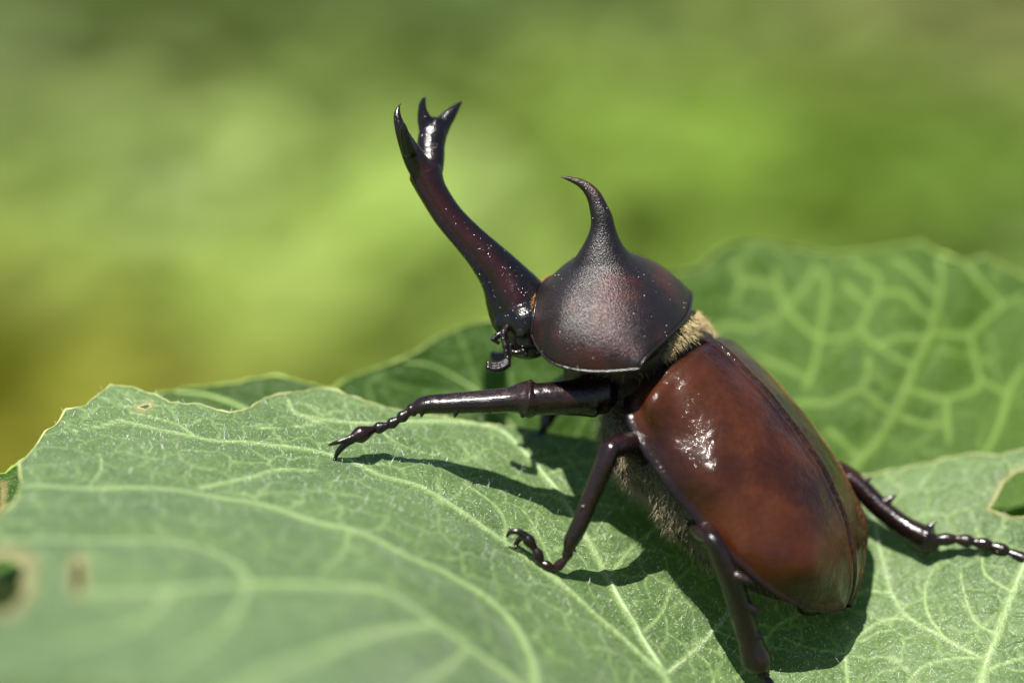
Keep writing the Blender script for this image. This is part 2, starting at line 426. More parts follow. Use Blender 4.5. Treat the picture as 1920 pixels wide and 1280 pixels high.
# ------------------------------------------------------------------ leaves
def in_poly(x, y, poly):
    p = np.asarray(poly, float); inside = np.zeros(x.shape, bool)
    for (x1, y1), (x2, y2) in zip(p, np.roll(p, -1, 0)):
        if y1 == y2: continue
        c = ((y1 > y) != (y2 > y)) & (x < (x2-x1)*(y-y1)/(y2-y1)+x1); inside ^= c
    return inside
def nearest_on(poly, pts):
    p = np.asarray(poly, float); q = np.roll(p, -1, 0); best = np.full(len(pts), 1e18); out = pts.copy()
    for a, b_ in zip(p, q):
        ab = b_-a; L = ab@ab
        if L == 0: continue
        t = np.clip(((pts-a)@ab)/L, 0, 1); c = a+t[:, None]*ab; dd = ((pts-c)**2).sum(1)
        m = dd < best; best[m] = dd[m]; out[m] = c[m]
    return out, np.sqrt(best)
def seg_dist(A, line, width):
    """distance of points A (n,2) to a polyline line (m,2), and the interpolated width there"""
    best = np.full(len(A), 1e9); w = np.full(len(A), width[0])
    lo = line.min(0)-5; hi = line.max(0)+5
    idx = np.where((A[:, 0] > lo[0]) & (A[:, 0] < hi[0]) & (A[:, 1] > lo[1]) & (A[:, 1] < hi[1]))[0]
    S = A[idx]; bb = np.full(len(idx), 1e9); ww = np.full(len(idx), width[0])
    for k in range(len(line)-1):
        a, b_ = line[k], line[k+1]; ab = b_-a; L = ab@ab+1e-12
        t = np.clip(((S-a)@ab)/L, 0, 1); dd = ((S-a-t[:, None]*ab)**2).sum(1)
        m = dd < bb; bb[m] = dd[m]; ww[m] = (width[k]*(1-t)+width[k+1]*t)[m]
    best[idx] = np.sqrt(bb); w[idx] = ww
    return best, w
def densify(poly, step=6.0, amp=0.0, closed=True, tooth=0.0):
    p = np.asarray(poly, float); out = []; k = len(p) if closed else len(p)-1
    for i in range(k):
        a, b_ = p[i], p[(i+1) % len(p)]; n = max(1, int(np.hypot(*(b_-a))/step))
        for j in range(n): out.append(a+(b_-a)*j/n)
    if not closed: out.append(p[-1])
    o = np.array(out)
    if amp:
        for i in range(len(o)):
            e = mnoise.noise((o[i, 0]*0.05, o[i, 1]*0.05, 3.3))*amp + mnoise.noise((o[i, 0]*0.19, o[i, 1]*0.19, 7.1))*amp*0.6
            o[i, 1] += e; o[i, 0] += 0.6*mnoise.noise((o[i, 0]*0.11, o[i, 1]*0.11, 9.1))*amp
    return o
def build_leaf(root, zfun, frame, poly, holes, step, lines, mat, mat_vein, edge_mat, relief=None, edge_r=0.16, tubes=(), hair=None, vein_w=1.0, amp=2.0, brown_edge=None, edge_range=None):
    """a leaf blade as a sheet z = zfun(u, v); lines: (pixel polyline, width mm start, end)"""
    u0, u1, v0, v1 = frame
    us = np.arange(u0, u1+step, step); vs = np.arange(v0, v1+step, step); nu = len(us)
    U, Vv = np.meshgrid(us, vs); U = U.ravel().astype(float); Vv = Vv.ravel().astype(float)
    outer = densify(poly, 7.0, amp); hl = [densify(h, 4.0, amp*0.6) for h in holes]
    ins = in_poly(U, Vv, outer)
    for h in hl: ins &= ~in_poly(U, Vv, h)
    i = np.arange(len(U)).reshape(len(vs), nu)
    Q = np.stack([i[:-1, :-1], i[1:, :-1], i[1:, 1:], i[:-1, 1:]], -1).reshape(-1, 4)
    keep = ins[Q].all(1); cut = ins[Q].any(1) & ~keep; Q = Q[keep]
    used = np.zeros(len(U), bool); used[Q] = True
    cc = Q[:0]
    bnd = np.zeros(len(U), bool); i2 = np.stack([i[:-1, :-1], i[1:, :-1], i[1:, 1:], i[:-1, 1:]], -1).reshape(-1, 4)
    bnd[i2[~keep]] = True; bnd &= used
    bi = np.where(bnd)[0]; pts = np.column_stack([U[bi], Vv[bi]])
    best, bd = nearest_on(outer, pts)
    for h in hl:
        c, d_ = nearest_on(h, pts); m = d_ < bd; best[m] = c[m]; bd[m] = d_[m]
    ok = bd < step*2.2
    U[bi[ok]] = best[ok, 0]; Vv[bi[ok]] = best[ok, 1]
    g = ins.reshape(len(vs), nu).copy(); lev = np.zeros(g.shape)
    for _ in range(9):
        lev += g; e_ = g.copy(); e_[1:] &= g[:-1]; e_[:-1] &= g[1:]; e_[:, 1:] &= g[:, :-1]; e_[:, :-1] &= g[:, 1:]; g = e_
    lev = lev.ravel()/9.0; lev[bnd] = 0
    rimfade = (lev*lev*(3-2*lev))[used]
    new = -np.ones(len(U), int); new[used] = np.arange(used.sum()); Q = new[Q]; U = U[used]; Vv = Vv[used]
    Z = zfun(U, Vv); X = P(U, Vv, Z)
    e = 2.0
    N = np.cross(P(U+e, Vv, zfun(U+e, Vv))-P(U-e, Vv, zfun(U-e, Vv)), P(U, Vv-e, zfun(U, Vv-e))-P(U, Vv+e, zfun(U, Vv+e)))
    N /= np.linalg.norm(N, axis=1)[:, None]; N[N[:, 2] < 0] *= -1
    nm = nrm(N.mean(0)); ax = nrm(np.cross([0, 1, 0], nm)); ay = np.cross(nm, ax)
    uvm = np.column_stack([X@ax, X@ay])
    vein = np.zeros(len(U)); rel = np.zeros(len(U)); near = np.full(len(U), 6.0)
    for ln, w0, w1 in lines:
        c = catmull(np.asarray(ln, float), 6*len(ln)); c3 = P(c[:, 0], c[:, 1], zfun(c[:, 0], c[:, 1]))
        l2 = np.column_stack([c3@ax, c3@ay]); wv = np.linspace(w0, w1, len(l2))*vein_w
        dd, ww = seg_dist(uvm, l2, wv)
        k = np.exp(-(dd/ww)**2); vein = np.maximum(vein, np.clip(k*1.05, 0, 1)); rel = np.maximum(rel, k*ww*0.55); near = np.minimum(near, dd)
    quilt = np.clip(near, 0, 4)/4.0
    rel = rel + 0.55*quilt*quilt*(3-2*quilt)*0.8
    if relief is not None: rel = rel + relief(U, Vv, uvm)
    rel = rel*rimfade
    X = X + N*rel[:, None]
    brown = np.zeros(len(U))
    if brown_edge is not None:
        pts = np.column_stack([U, Vv])
        for (h, wpx) in brown_edge:
            lo = np.min(h, 0)-60; hi = np.max(h, 0)+60
            ii = np.where((U > lo[0]) & (U < hi[0]) & (Vv > lo[1]) & (Vv < hi[1]))[0]
            _, d_ = nearest_on(densify(h, 6), pts[ii]); brown[ii] = np.maximum(brown[ii], np.clip(1-d_/wpx, 0, 1))
    blade = mesh("leaf_blade", X, Q, mat, root, attrs={"vein": vein, "brown": brown}, uv=uvm)
    # thickened pale rim
    for k, ring in enumerate([outer]+hl):
        for part in ([ring] if edge_range is None or k else [ring]):
            rr = np.vstack([part, part[:1]]); z = zfun(rr[:, 0], rr[:, 1])+0.05
            rad = np.array([edge_r*(0.6 if k else 1)*(0.3+1.5*abs(mnoise.noise((a*0.02, b_*0.02, 5)))+.5*abs(mnoise.noise((a*0.1, b_*0.1, 8)))) for a, b_ in rr])
            tv, tf = tube(np.column_stack([P(rr[:, 0], rr[:, 1], z), rad]), n=len(rr), sides=6, cap=False)
            mesh("leaf_edge", tv, tf, edge_mat, root)
    for ln, r0, r1 in tubes:
        c = catmull(np.asarray(ln, float), 9*len(ln)); z = zfun(c[:, 0], c[:, 1])
        rad = np.linspace(r0, r1, len(c))*np.array([1+0.3*mnoise.noise((a*0.05, b_*0.05, 2)) for a, b_ in c])
        tv, tf = tube(np.column_stack([P(c[:, 0], c[:, 1], z-rad*0.25), rad]), n=len(c), sides=10)
        mesh("vein", tv, tf, mat_vein, root)
    return X, N, U, Vv, blade

def blend(x, xs, ys): return interp(x, xs, ys)
# --- the leaf the beetle stands on
def z_main(u, v):
    vf = blend(u, [-500, 0, 400, 640, 1035, 1400, 1600, 1900, 2500], [770, 790, 815, 852, 990, 1200, 1235, 1165, 1080])
    k = blend(u, [-500, 300, 900, 1200, 1500, 1900, 2500], [.078, .078, .072, .062, .052, .047, .045])
    d = v-vf
    z = k*(0.85*d + 0.62*np.clip((1150-u)/500, 0, 1)*40*np.log1p(np.exp(np.clip(d/40, -30, 30))))
    z = z + 0.00007*np.clip(d-60, 0, None)**2*np.clip((1150-u)/700, 0, 1)
    z = z - 0.000035*np.clip(-d-60, 0, None)**2*np.clip((1500-u)/900, 0, 1)
    z = z + 0.9*np.sin(u*0.011+v*0.006)*np.clip((v-760)/160, 0, 1)*0.6
    return np.minimum(z, 70+0*z)
main_poly = [(-450, 1100), (-100, 1010), (0, 965), (28, 942), (40, 910), (36, 868), (60, 845), (85, 810), (103, 798), (124, 770), (160, 760), (185, 740),
    (207, 722), (250, 725), (290, 740), (325, 755), (370, 757), (430, 773), (470, 765), (495, 745), (530, 740), (560, 735), (600, 726), (640, 735),
    (680, 750), (760, 772), (850, 785), (905, 793), (960, 800), (1040, 812), (1120, 828), (1200, 842), (1350, 870), (1500, 890), (1600, 893), (1640, 890),
    (1700, 875), (1760, 862), (1820, 850), (1870, 852), (1930, 840), (2050, 830), (2300, 850), (2500, 1000), (2500, 1600), (-450, 1600)]
main_holes = [[(-60, 1055), (15, 1045), (50, 1065), (40, 1090), (47, 1112), (20, 1145), (-60, 1150)],
    [(138, 1058), (150, 1052), (158, 1075), (152, 1105), (140, 1112), (134, 1085)],
    [(258, 765), (270, 759), (281, 757), (284, 763), (272, 768)],
    [(1855, 955), (1868, 930), (1880, 905), (1905, 885), (1925, 880), (1960, 900), (1950, 965), (1900, 970)]]
V1 = [(1268, 1360), (1245, 1268), (1200, 1190), (1140, 1085), (1095, 1000), (1060, 940), (1020, 890), (985, 850), (950, 815), (920, 801), (880, 794), (800, 790), (700, 794), (609, 788), (553, 774), (540, 750)]
V2 = [(1245, 1268), (1200, 1226), (1130, 1165), (1056, 1100), (1000, 1055), (935, 1010), (892, 980), (837, 942), (790, 915), (720, 893), (680, 875), (640, 860), (586, 845), (469, 830), (366, 821), (225, 788)]
V3 = [(1010, 1400), (1001, 1272), (994, 1232), (965, 1173), (910, 1122), (837, 1075), (782, 1053), (727, 1024), (655, 995), (600, 980), (480, 945), (300, 918), (100, 914), (50, 912)]
V4 = [(1060, 1400), (965, 1280), (877, 1217), (819, 1173), (746, 1126), (691, 1108), (600, 1100), (469, 1097), (328, 1107), (164, 1116)]
V5 = [(420, 1330), (500, 1270), (600, 1228), (691, 1195), (746, 1181), (819, 1173)]
VR = [(1245, 1268), (1300, 1222), (1340, 1180), (1368, 1143), (1400, 1090)]
VQ = [(1815, 1400), (1845, 1260), (1870, 1190), (1900, 1110), (1935, 1030), (1980, 950), (2020, 880)]
VQ2 = [(1838, 1232), (1771, 1196), (1704, 1158), (1672, 1112), (1658, 1059), (1647, 1017), (1640, 960)]
sec = [([(0, 1017), (120, 1014), (234, 1013), (352, 1022), (422, 1046), (469, 1090)], .34, .3), ([(375, 914), (469, 896), (516, 881), (590, 884)], .3, .2),
    ([(366, 821), (340, 800), (300, 785), (240, 770)], .18, .1), ([(609, 788), (560, 800), (480, 805)], .16, .08), ([(225, 788), (180, 800), (120, 812)], .2, .1),
    ([(164, 914), (190, 880), (186, 850)], .14, .08), ([(945, 1015), (948, 985), (935, 955), (900, 925), (870, 905)], .2, .12),
    ([(1056, 1100), (1040, 1070), (1010, 1000), (975, 950)], .16, .08), ([(1060, 940), (1030, 930), (985, 925)], .12, .06),
    ([(1140, 1085), (1165, 1050), (1190, 1020), (1230, 990)], .16, .08), ([(1200, 1190), (1240, 1150), (1260, 1100), (1300, 1060)], .16, .08),
    ([(1095, 1000), (1060, 1000), (1030, 985)], .12, .06), ([(1020, 890), (1080, 870), (1130, 860)], .14, .06),
    ([(1771, 1196), (1740, 1150), (1735, 1100), (1760, 1050)], .16, .08), ([(1704, 1158), (1650, 1165), (1600, 1200), (1587, 1225), (1589, 1280)], .16, .14),
    ([(1672, 1112), (1620, 1110), (1560, 1130), (1500, 1150)], .14, .1), ([(1870, 1190), (1830, 1165), (1810, 1120), (1800, 1070)], .16, .08),
    ([(1845, 1260), (1890, 1240), (1930, 1230)], .18, .12), ([(1838, 1232), (1780, 1235), (1730, 1250), (1700, 1280)], .15, .1),
    ([(1500, 1150), (1450, 1180), (1420, 1230), (1380, 1270)], .15, .12), ([(1587, 1225), (1520, 1215), (1470, 1195)], .12, .08),
    ([(1340, 1180), (1390, 1200), (1440, 1195)], .12, .08), ([(1300, 1222), (1330, 1250), (1340, 1290)], .14, .1), ([(1900, 1110), (1850, 1080), (1840, 1040), (1830, 990)], .15, .08),
    ([(700, 794), (740, 830), (800, 850), (850, 855)], .12, .06), ([(837, 942), (860, 925), (870, 905)], .1, .06),
    ([(655, 995), (640, 1040), (600, 1075)], .14, .10),
    ([(877, 1217), (840, 1250), (780, 1290), (740, 1360)], .3, .25), ([(328, 1107), (260, 1170), (120, 1210), (-50, 1225)], .3, .25), ([(469, 1097), (420, 1180), (300, 1260)], .25, .2)]
prim = [(V1, .32, .10), (V2, .26, .14), (V3, .36, .18), (V4, .46, .30), (V5, .40, .26), (VR, .18, .08), (VQ, .30, .18), (VQ2, .16, .08)]
M_leaf = mat_leaf("downy_green_leaf", (0.047, 0.090, 0.020), (0.093, 0.152, 0.045), (0.23, 0.32, 0.12), trans=0.2, cellstrength=0.55, sheen=0.2)
M_vein = mat_plain("pale_green_vein", (0.22, 0.32, 0.13), 0.6, 1.5, 0.25)
M_edge = mat_plain("yellowish_leaf_rim", (0.30, 0.34, 0.13), 0.6, 0.8, 0.45)
M_lhair = mat_hair("white_leaf_down", (0.75, 0.80, 0.70), 0.35)
def rel_main(u, v, a):
    r = np.zeros(len(u))
    x, y = a[:, 0], a[:, 1]
    r += 0.12*np.sin(x*0.62+1.1*np.sin(y*0.41))*np.sin(y*0.55+0.8*np.sin(x*0.33))
    r += 0.025*np.sin(x*1.9+2*np.sin(y*1.3))*np.sin(y*1.7+1.6*np.sin(x*1.1))
    return r
leaf_main = empty("leaf", P(1268, 1360, z_main(1268., 1360.)), "large downy green leaf with pale veins and chewed holes carrying the beetle", "leaf")
XM, NM, UM, VM, _ = build_leaf(leaf_main, z_main, (-450, 2500, 700, 1600), main_poly, main_holes, 4.0,
    [(l, a*1.5, b_*1.8) for l, a, b_ in prim]+sec, M_leaf, M_vein, M_edge, rel_main, 0.12,
    [(l, a, b_) for l, a, b_ in (prim[0], prim[5], prim[6])], amp=3.2, brown_edge=[(main_holes[0], 34), (main_holes[1], 16), (main_holes[3], 8), (main_holes[2], 9)])
def petiole(root, rows, mat):
    tv, tf = tube(np.array(rows), sides=12); return mesh("petiole", tv, tf, mat, root)
M_pet = mat_plain("green_leaf_stalk", (0.12, 0.20, 0.06), 0.55, 0.3, 0.3)
b0 = P(1268, 1360, z_main(1268., 1360.))
petiole(leaf_main, [[*b0, .9], [b0[0]+1, b0[1]-9, b0[2]-6, 1.3], [b0[0]-2, b0[1]-60, b0[2]-45, 2.0], [b0[0]-20, b0[1]-260, b0[2]-110, 3.2], [b0[0]-30, b0[1]-452, b0[2]-175, 4.0]], M_pet)
# down: short bristles where the eye can resolve them, thinner elsewhere
w = np.exp(-(((VM-VM*0)-(blend(UM, [0, 400, 640, 1035, 1400, 1900], [790, 800, 840, 960, 1150, 1130])))/150.0)**2)+0.06
w[(UM < -100) | (UM > 2100)] = 0
ix = rng.choice(len(UM), 7000, p=w/w.sum())
jj = rng.normal(0, 0.12, (len(ix), 3))
leafup = np.array([-.1, .75, .35])
hv, hf = hairs(XM[ix]+jj-NM[ix]*0.1, NM[ix]*0.8+leafup*0.45, rng.gamma(3.0, .13, len(ix)).clip(.10, 1.2), rng.uniform(.014, .034, len(ix)), 0.35, 0.32)
mesh("leaf_hair", hv, hf, M_lhair, leaf_main, kind="stuff")
# hairs along the big veins
vr, vd = [], []
for l, a, b_ in (prim[0], prim[1], prim[5], prim[6], prim[7]):
    c = catmull(np.array(l, float), 260); c = c[rng.random(260) < .9]; z = z_main(c[:, 0], c[:, 1]); p = P(c[:, 0], c[:, 1], z+.2)
    vr.append(p+rng.normal(0, .14, p.shape)); vd.append(np.tile([0, .6, .7], (len(p), 1)))
vr = np.vstack(vr); vd = np.vstack(vd)
hv, hf = hairs(vr, vd, rng.uniform(.25, .7, len(vr)), .016, .4, .6); mesh("vein_hair", hv, hf, M_lhair, leaf_main, kind="stuff")
# crumbs and pollen grains lying on the blade
def grains(pts, r0, r1, aniso=0.5):
    out = []
    for p in pts:
        r = rng.uniform(r0, r1); A = np.linalg.qr(rng.normal(0, 1, (3, 3)))[0]
        out.append(ellipsoid(p, A, (r, r*rng.uniform(aniso, 1), r*rng.uniform(aniso, 1)), 6, 4))
    return join(out)
M_grain = mat_plain("pale_pollen_dust", (0.62, 0.56, 0.40), 0.7, 3, 0.3)
ix = rng.choice(len(UM), 800, p=w/w.sum())
gv_, gf_ = grains(XM[ix]+NM[ix]*.05, .02, .07); mesh("pollen_dust", gv_, gf_, M_grain, leaf_main, kind="stuff")

# --- broad net-veined leaf standing upright behind the beetle
def Z7(pts): return [(1240+x/2.207, 420+y/2.207) for x, y in pts]
def z_rear(u, v):
    return -29 + 0.007*(u-1500) + 0.032*(v-700) + 1.6*np.sin(u*0.012+0.5)*np.cos(v*0.010)
rear_poly = [(1130, 560), (1190, 525), (1260, 512), (1310, 505), (1335, 480), (1370, 456), (1420, 450), (1480, 462), (1560, 478), (1610, 472), (1680, 462), (1725, 455), (1760, 475), (1800, 490), (1850, 484), (1880, 498), (1925, 522),
    (2000, 560), (2120, 640), (2200, 760), (2200, 1000), (1300, 1000), (1150, 900), (1080, 760), (1080, 620)]
rv = [Z7(x) for x in ([(700, 1150), (790, 1020), (880, 920), (960, 800), (1010, 690), (1060, 570), (1110, 470), (1140, 350), (1160, 250), (1150, 150)],
    [(480, 250), (510, 340), (580, 420), (650, 470), (740, 475), (820, 430), (860, 350), (900, 290)], [(330, 240), (400, 245), (480, 250), (470, 190)], [(200, 450), (280, 420), (370, 435), (430, 410), (500, 370)],
    [(900, 285), (1010, 290), (1060, 350), (1120, 385)], [(820, 430), (860, 480), (930, 530), (1040, 590)], [(1120, 455), (1270, 460), (1330, 410), (1410, 340), (1490, 300)],
    [(560, 740), (700, 740), (820, 690), (900, 750), (980, 790)], [(600, 680), (640, 560), (650, 480), (680, 300), (680, 230), (640, 180)], [(420, 560), (520, 600), (610, 640)],
    [(1030, 690), (1170, 725), (1290, 690), (1330, 650), (1400, 690), (1440, 690)], [(1440, 690), (1500, 590)], [(1440, 700), (1390, 850), (1340, 950)], [(1280, 470), (1300, 560), (1320, 650)], [(1180, 740), (1190, 900)],
    [(800, 160), (850, 190), (900, 215), (890, 290)], [(980, 150), (1050, 210), (1140, 300)], [(860, 560), (850, 640), (820, 690)], [(900, 500), (1000, 470), (1100, 470)], [(500, 370), (600, 250), (640, 180)],
    [(1250, 150), (1330, 250), (1410, 340)], [(700, 860), (780, 930), (830, 990)], [(1000, 800), (1080, 830), (1180, 830)], [(300, 170), (330, 240), (300, 330)], [(760, 250), (850, 330)])]
M_rear = mat_leaf("thin_bright_green_leaf", (0.036, 0.078, 0.006), (0.055, 0.108, 0.012), (0.15, 0.23, 0.05), trans=0.35, cells=0.17, cellstrength=0.5, sheen=0.0, spec=0.12)
M_rvein = mat_plain("light_green_vein", (0.16, 0.25, 0.06), 0.6, 1.0, 0.2)
M_redge = mat_plain("lime_leaf_rim", (0.17, 0.25, 0.04), 0.6, 0.8, 0.3)
leaf_rear = empty("leaf", P(1400, 1000, -25), "upright bright green leaf with a pale net of veins behind the beetle's back", "leaf")
build_leaf(leaf_rear, z_rear, (1070, 2210, 440, 1010), rear_poly, [], 5.0, [(l, .36 if i else .55, .24) for i, l in enumerate(rv)], M_rear, M_rvein, M_redge, edge_r=0.2, tubes=[(rv[0], .26, .14)], amp=3)
petiole(leaf_rear, [[*P(1500, 1000, -24), .9], [*P(1490, 1060, -28), 1.2], [*P(1440, 1400, -45), 1.8], [14, -150, -70, 2.5], [5, -460, -130, 3.5]], M_pet)

# --- dark leaf behind the head, and a small one poking over the edge
def z_mid(u, v): return -19 - 0.006*(820-v) + 0.010*(u-800)*0.5 + 0.8*np.sin(u*0.02)
mid_poly = [(600, 760), (640, 716), (668, 702), (700, 690), (750, 674), (790, 655), (815, 636), (850, 620), (880, 608), (930, 600), (990, 598), (1060, 610), (1150, 660), (1230, 760), (1230, 900), (1000, 940), (760, 900), (640, 830)]
mv_ = [[(1050, 900), (980, 820), (900, 740), (820, 690), (760, 680)], [(980, 820), (960, 720), (930, 620)], [(900, 740), (880, 680), (860, 625)], [(1040, 880), (1090, 800), (1130, 720)], [(900, 740), (800, 735), (700, 710)], [(700, 760), (690, 720), (720, 700)]]
M_mid = mat_leaf("deep_green_leaf", (0.022, 0.055, 0.006), (0.042, 0.085, 0.012), (0.10, 0.17, 0.04), trans=0.3, cells=0.16, cellstrength=0.3, sheen=0.0, spec=0.15)
leaf_mid = empty("leaf", P(1000, 940, -20), "deep green leaf behind the beetle's head and front leg", "leaf")
build_leaf(leaf_mid, z_mid, (590, 1240, 580, 950), mid_poly, [], 5.0, [(l, .2, .14) for l in mv_], M_mid, M_rvein, M_redge, edge_r=0.2, tubes=[(mv_[0], .22, .12)], amp=3)
petiole(leaf_mid, [[*P(1030, 930, -20), .8], [*P(1040, 1000, -26), 1.1], [*P(1040, 1400, -50), 1.7], [4, -150, -80, 2.4], [0, -470, -150, 3.2]], M_pet)
def z_small(u, v): return -15 - 0.02*(760-v) + 0.004*(u-450)
small_poly = [(250, 760), (300, 738), (350, 728), (400, 722), (450, 716), (485, 708), (515, 704), (550, 712), (585, 720), (640, 740), (680, 790), (640, 850), (420, 860), (280, 800)]
leaf_small = empty("leaf", P(560, 860, -17), "low green leaf tip showing above the carrying leaf's notched far edge", "leaf")
build_leaf(leaf_small, z_small, (240, 690, 696, 870), small_poly, [], 5.0, [([(560, 850), (480, 780), (400, 745), (330, 735)], .35, .2)], M_mid, M_rvein, M_redge, edge_r=0.2, tubes=[([(560, 850), (480, 780), (400, 745), (330, 735)], .35, .2)], amp=3)
petiole(leaf_small, [[*P(560, 850, -17), .8], [*P(575, 910, -24), 1.0], [*P(620, 1300, -50), 1.6], [-10, -150, -80, 2.2], [-14, -475, -150, 3.0]], M_pet)

# --- shaded leaf under the chewed left end of the carrying leaf
def z_under(u, v): return z_main(u, v)*0.8 - 9 - 0.02*(v-850)*0.4
under_poly = [(-300, 960), (-100, 900), (10, 888), (30, 872), (62, 846), (100, 806), (122, 792), (180, 800), (300, 860), (420, 1000), (400, 1250), (100, 1330), (-300, 1300)]
uvn = [[(380, 1180), (250, 1080), (120, 960), (70, 860)], [(250, 1080), (100, 1060), (-100, 1040)]]
leaf_under = empty("leaf", P(400, 1240, 8), "shaded dark leaf seen below and through the holes at the chewed end", "leaf")
build_leaf(leaf_under, z_under, (-300, 430, 780, 1340), under_poly, [], 6.0, [(l, .35, .2) for l in uvn], M_mid, M_rvein, M_redge, edge_r=0.18, tubes=[(uvn[0], .3, .15)], amp=3,
    brown_edge=[([(-20, 910), (10, 910), (5, 960), (-20, 970)], 10), ([(0, 1110), (40, 1120), (10, 1150)], 22)])
petiole(leaf_under, [[*P(390, 1200, z_under(390., 1200.)), .8], [*P(420, 1270, z_under(390., 1200.)-8), 1.0], [-22, -120, -40, 1.6], [-24, -250, -80, 2.2], [-26, -465, -140, 3.0]], M_pet)

# ------------------------------------------------------------------ the beetle
M_pro = mat_pronotum(); M_horn = mat_horn(); M_ely = mat_elytra(); M_leg = mat_leg(); M_body = mat_body()
M_gold = mat_hair("golden_bristles", (0.62, 0.49, 0.25)); M_grey = mat_hair("greyish_fawn_bristles", (0.36, 0.30, 0.19)); M_orange = mat_hair("orange_bristles", (0.50, 0.24, 0.05))
M_black = mat_plain("black_chitin", (0.008, 0.006, 0.006), 0.22, 1.0, 0.4)
beetle = empty("rhinoceros_beetle", P(1300, 1060, z_main(1300., 1060.)), "glossy chestnut and black rhinoceros beetle with a forked head horn climbing on the leaf", "beetle")
TH = R(28)
EY = .17; ZZ = np.array([0, 0, 1.]); ef0 = nrm([-.661, .750, 0]); EN = nrm([.750, .661, 0])
EF = math.sqrt(1-EY*EY)*ef0-EY*ZZ; EW = EY*ef0+math.sqrt(1-EY*EY)*ZZ
EU = math.cos(TH)*EN+math.sin(TH)*EW; EL = math.cos(TH)*EW-math.sin(TH)*EN
EO = np.array([(1260-960)/S_PX, (640-700)/S_PX, -4.0])
def E(x, y, z):
    x, y, z = np.broadcast_arrays(np.asarray(x, float), y, z)
    return EO + x[..., None]*EF + y[..., None]*EL + z[..., None]*EU
fh = nrm([-.97, .24, 0]); nh = np.array([-fh[1]*-1, -fh[0], 0]); nh = nrm([.24, .97, 0])
YAW = .24; cyw = math.sqrt(1-YAW**2); TH2 = R(28)
PF = cyw*fh - YAW*ZZ; PW = YAW*fh + cyw*ZZ
PU = math.cos(TH2)*nh + math.sin(TH2)*PW; PL = math.cos(TH2)*PW - math.sin(TH2)*nh
PO = np.array([(1180-960)/S_PX, 0.0, -2.0])
def T(x, y, z):
    x, y, z = np.broadcast_arrays(np.asarray(x, float), y, z)
    return PO + x[..., None]*PF + y[..., None]*PL + z[..., None]*PU

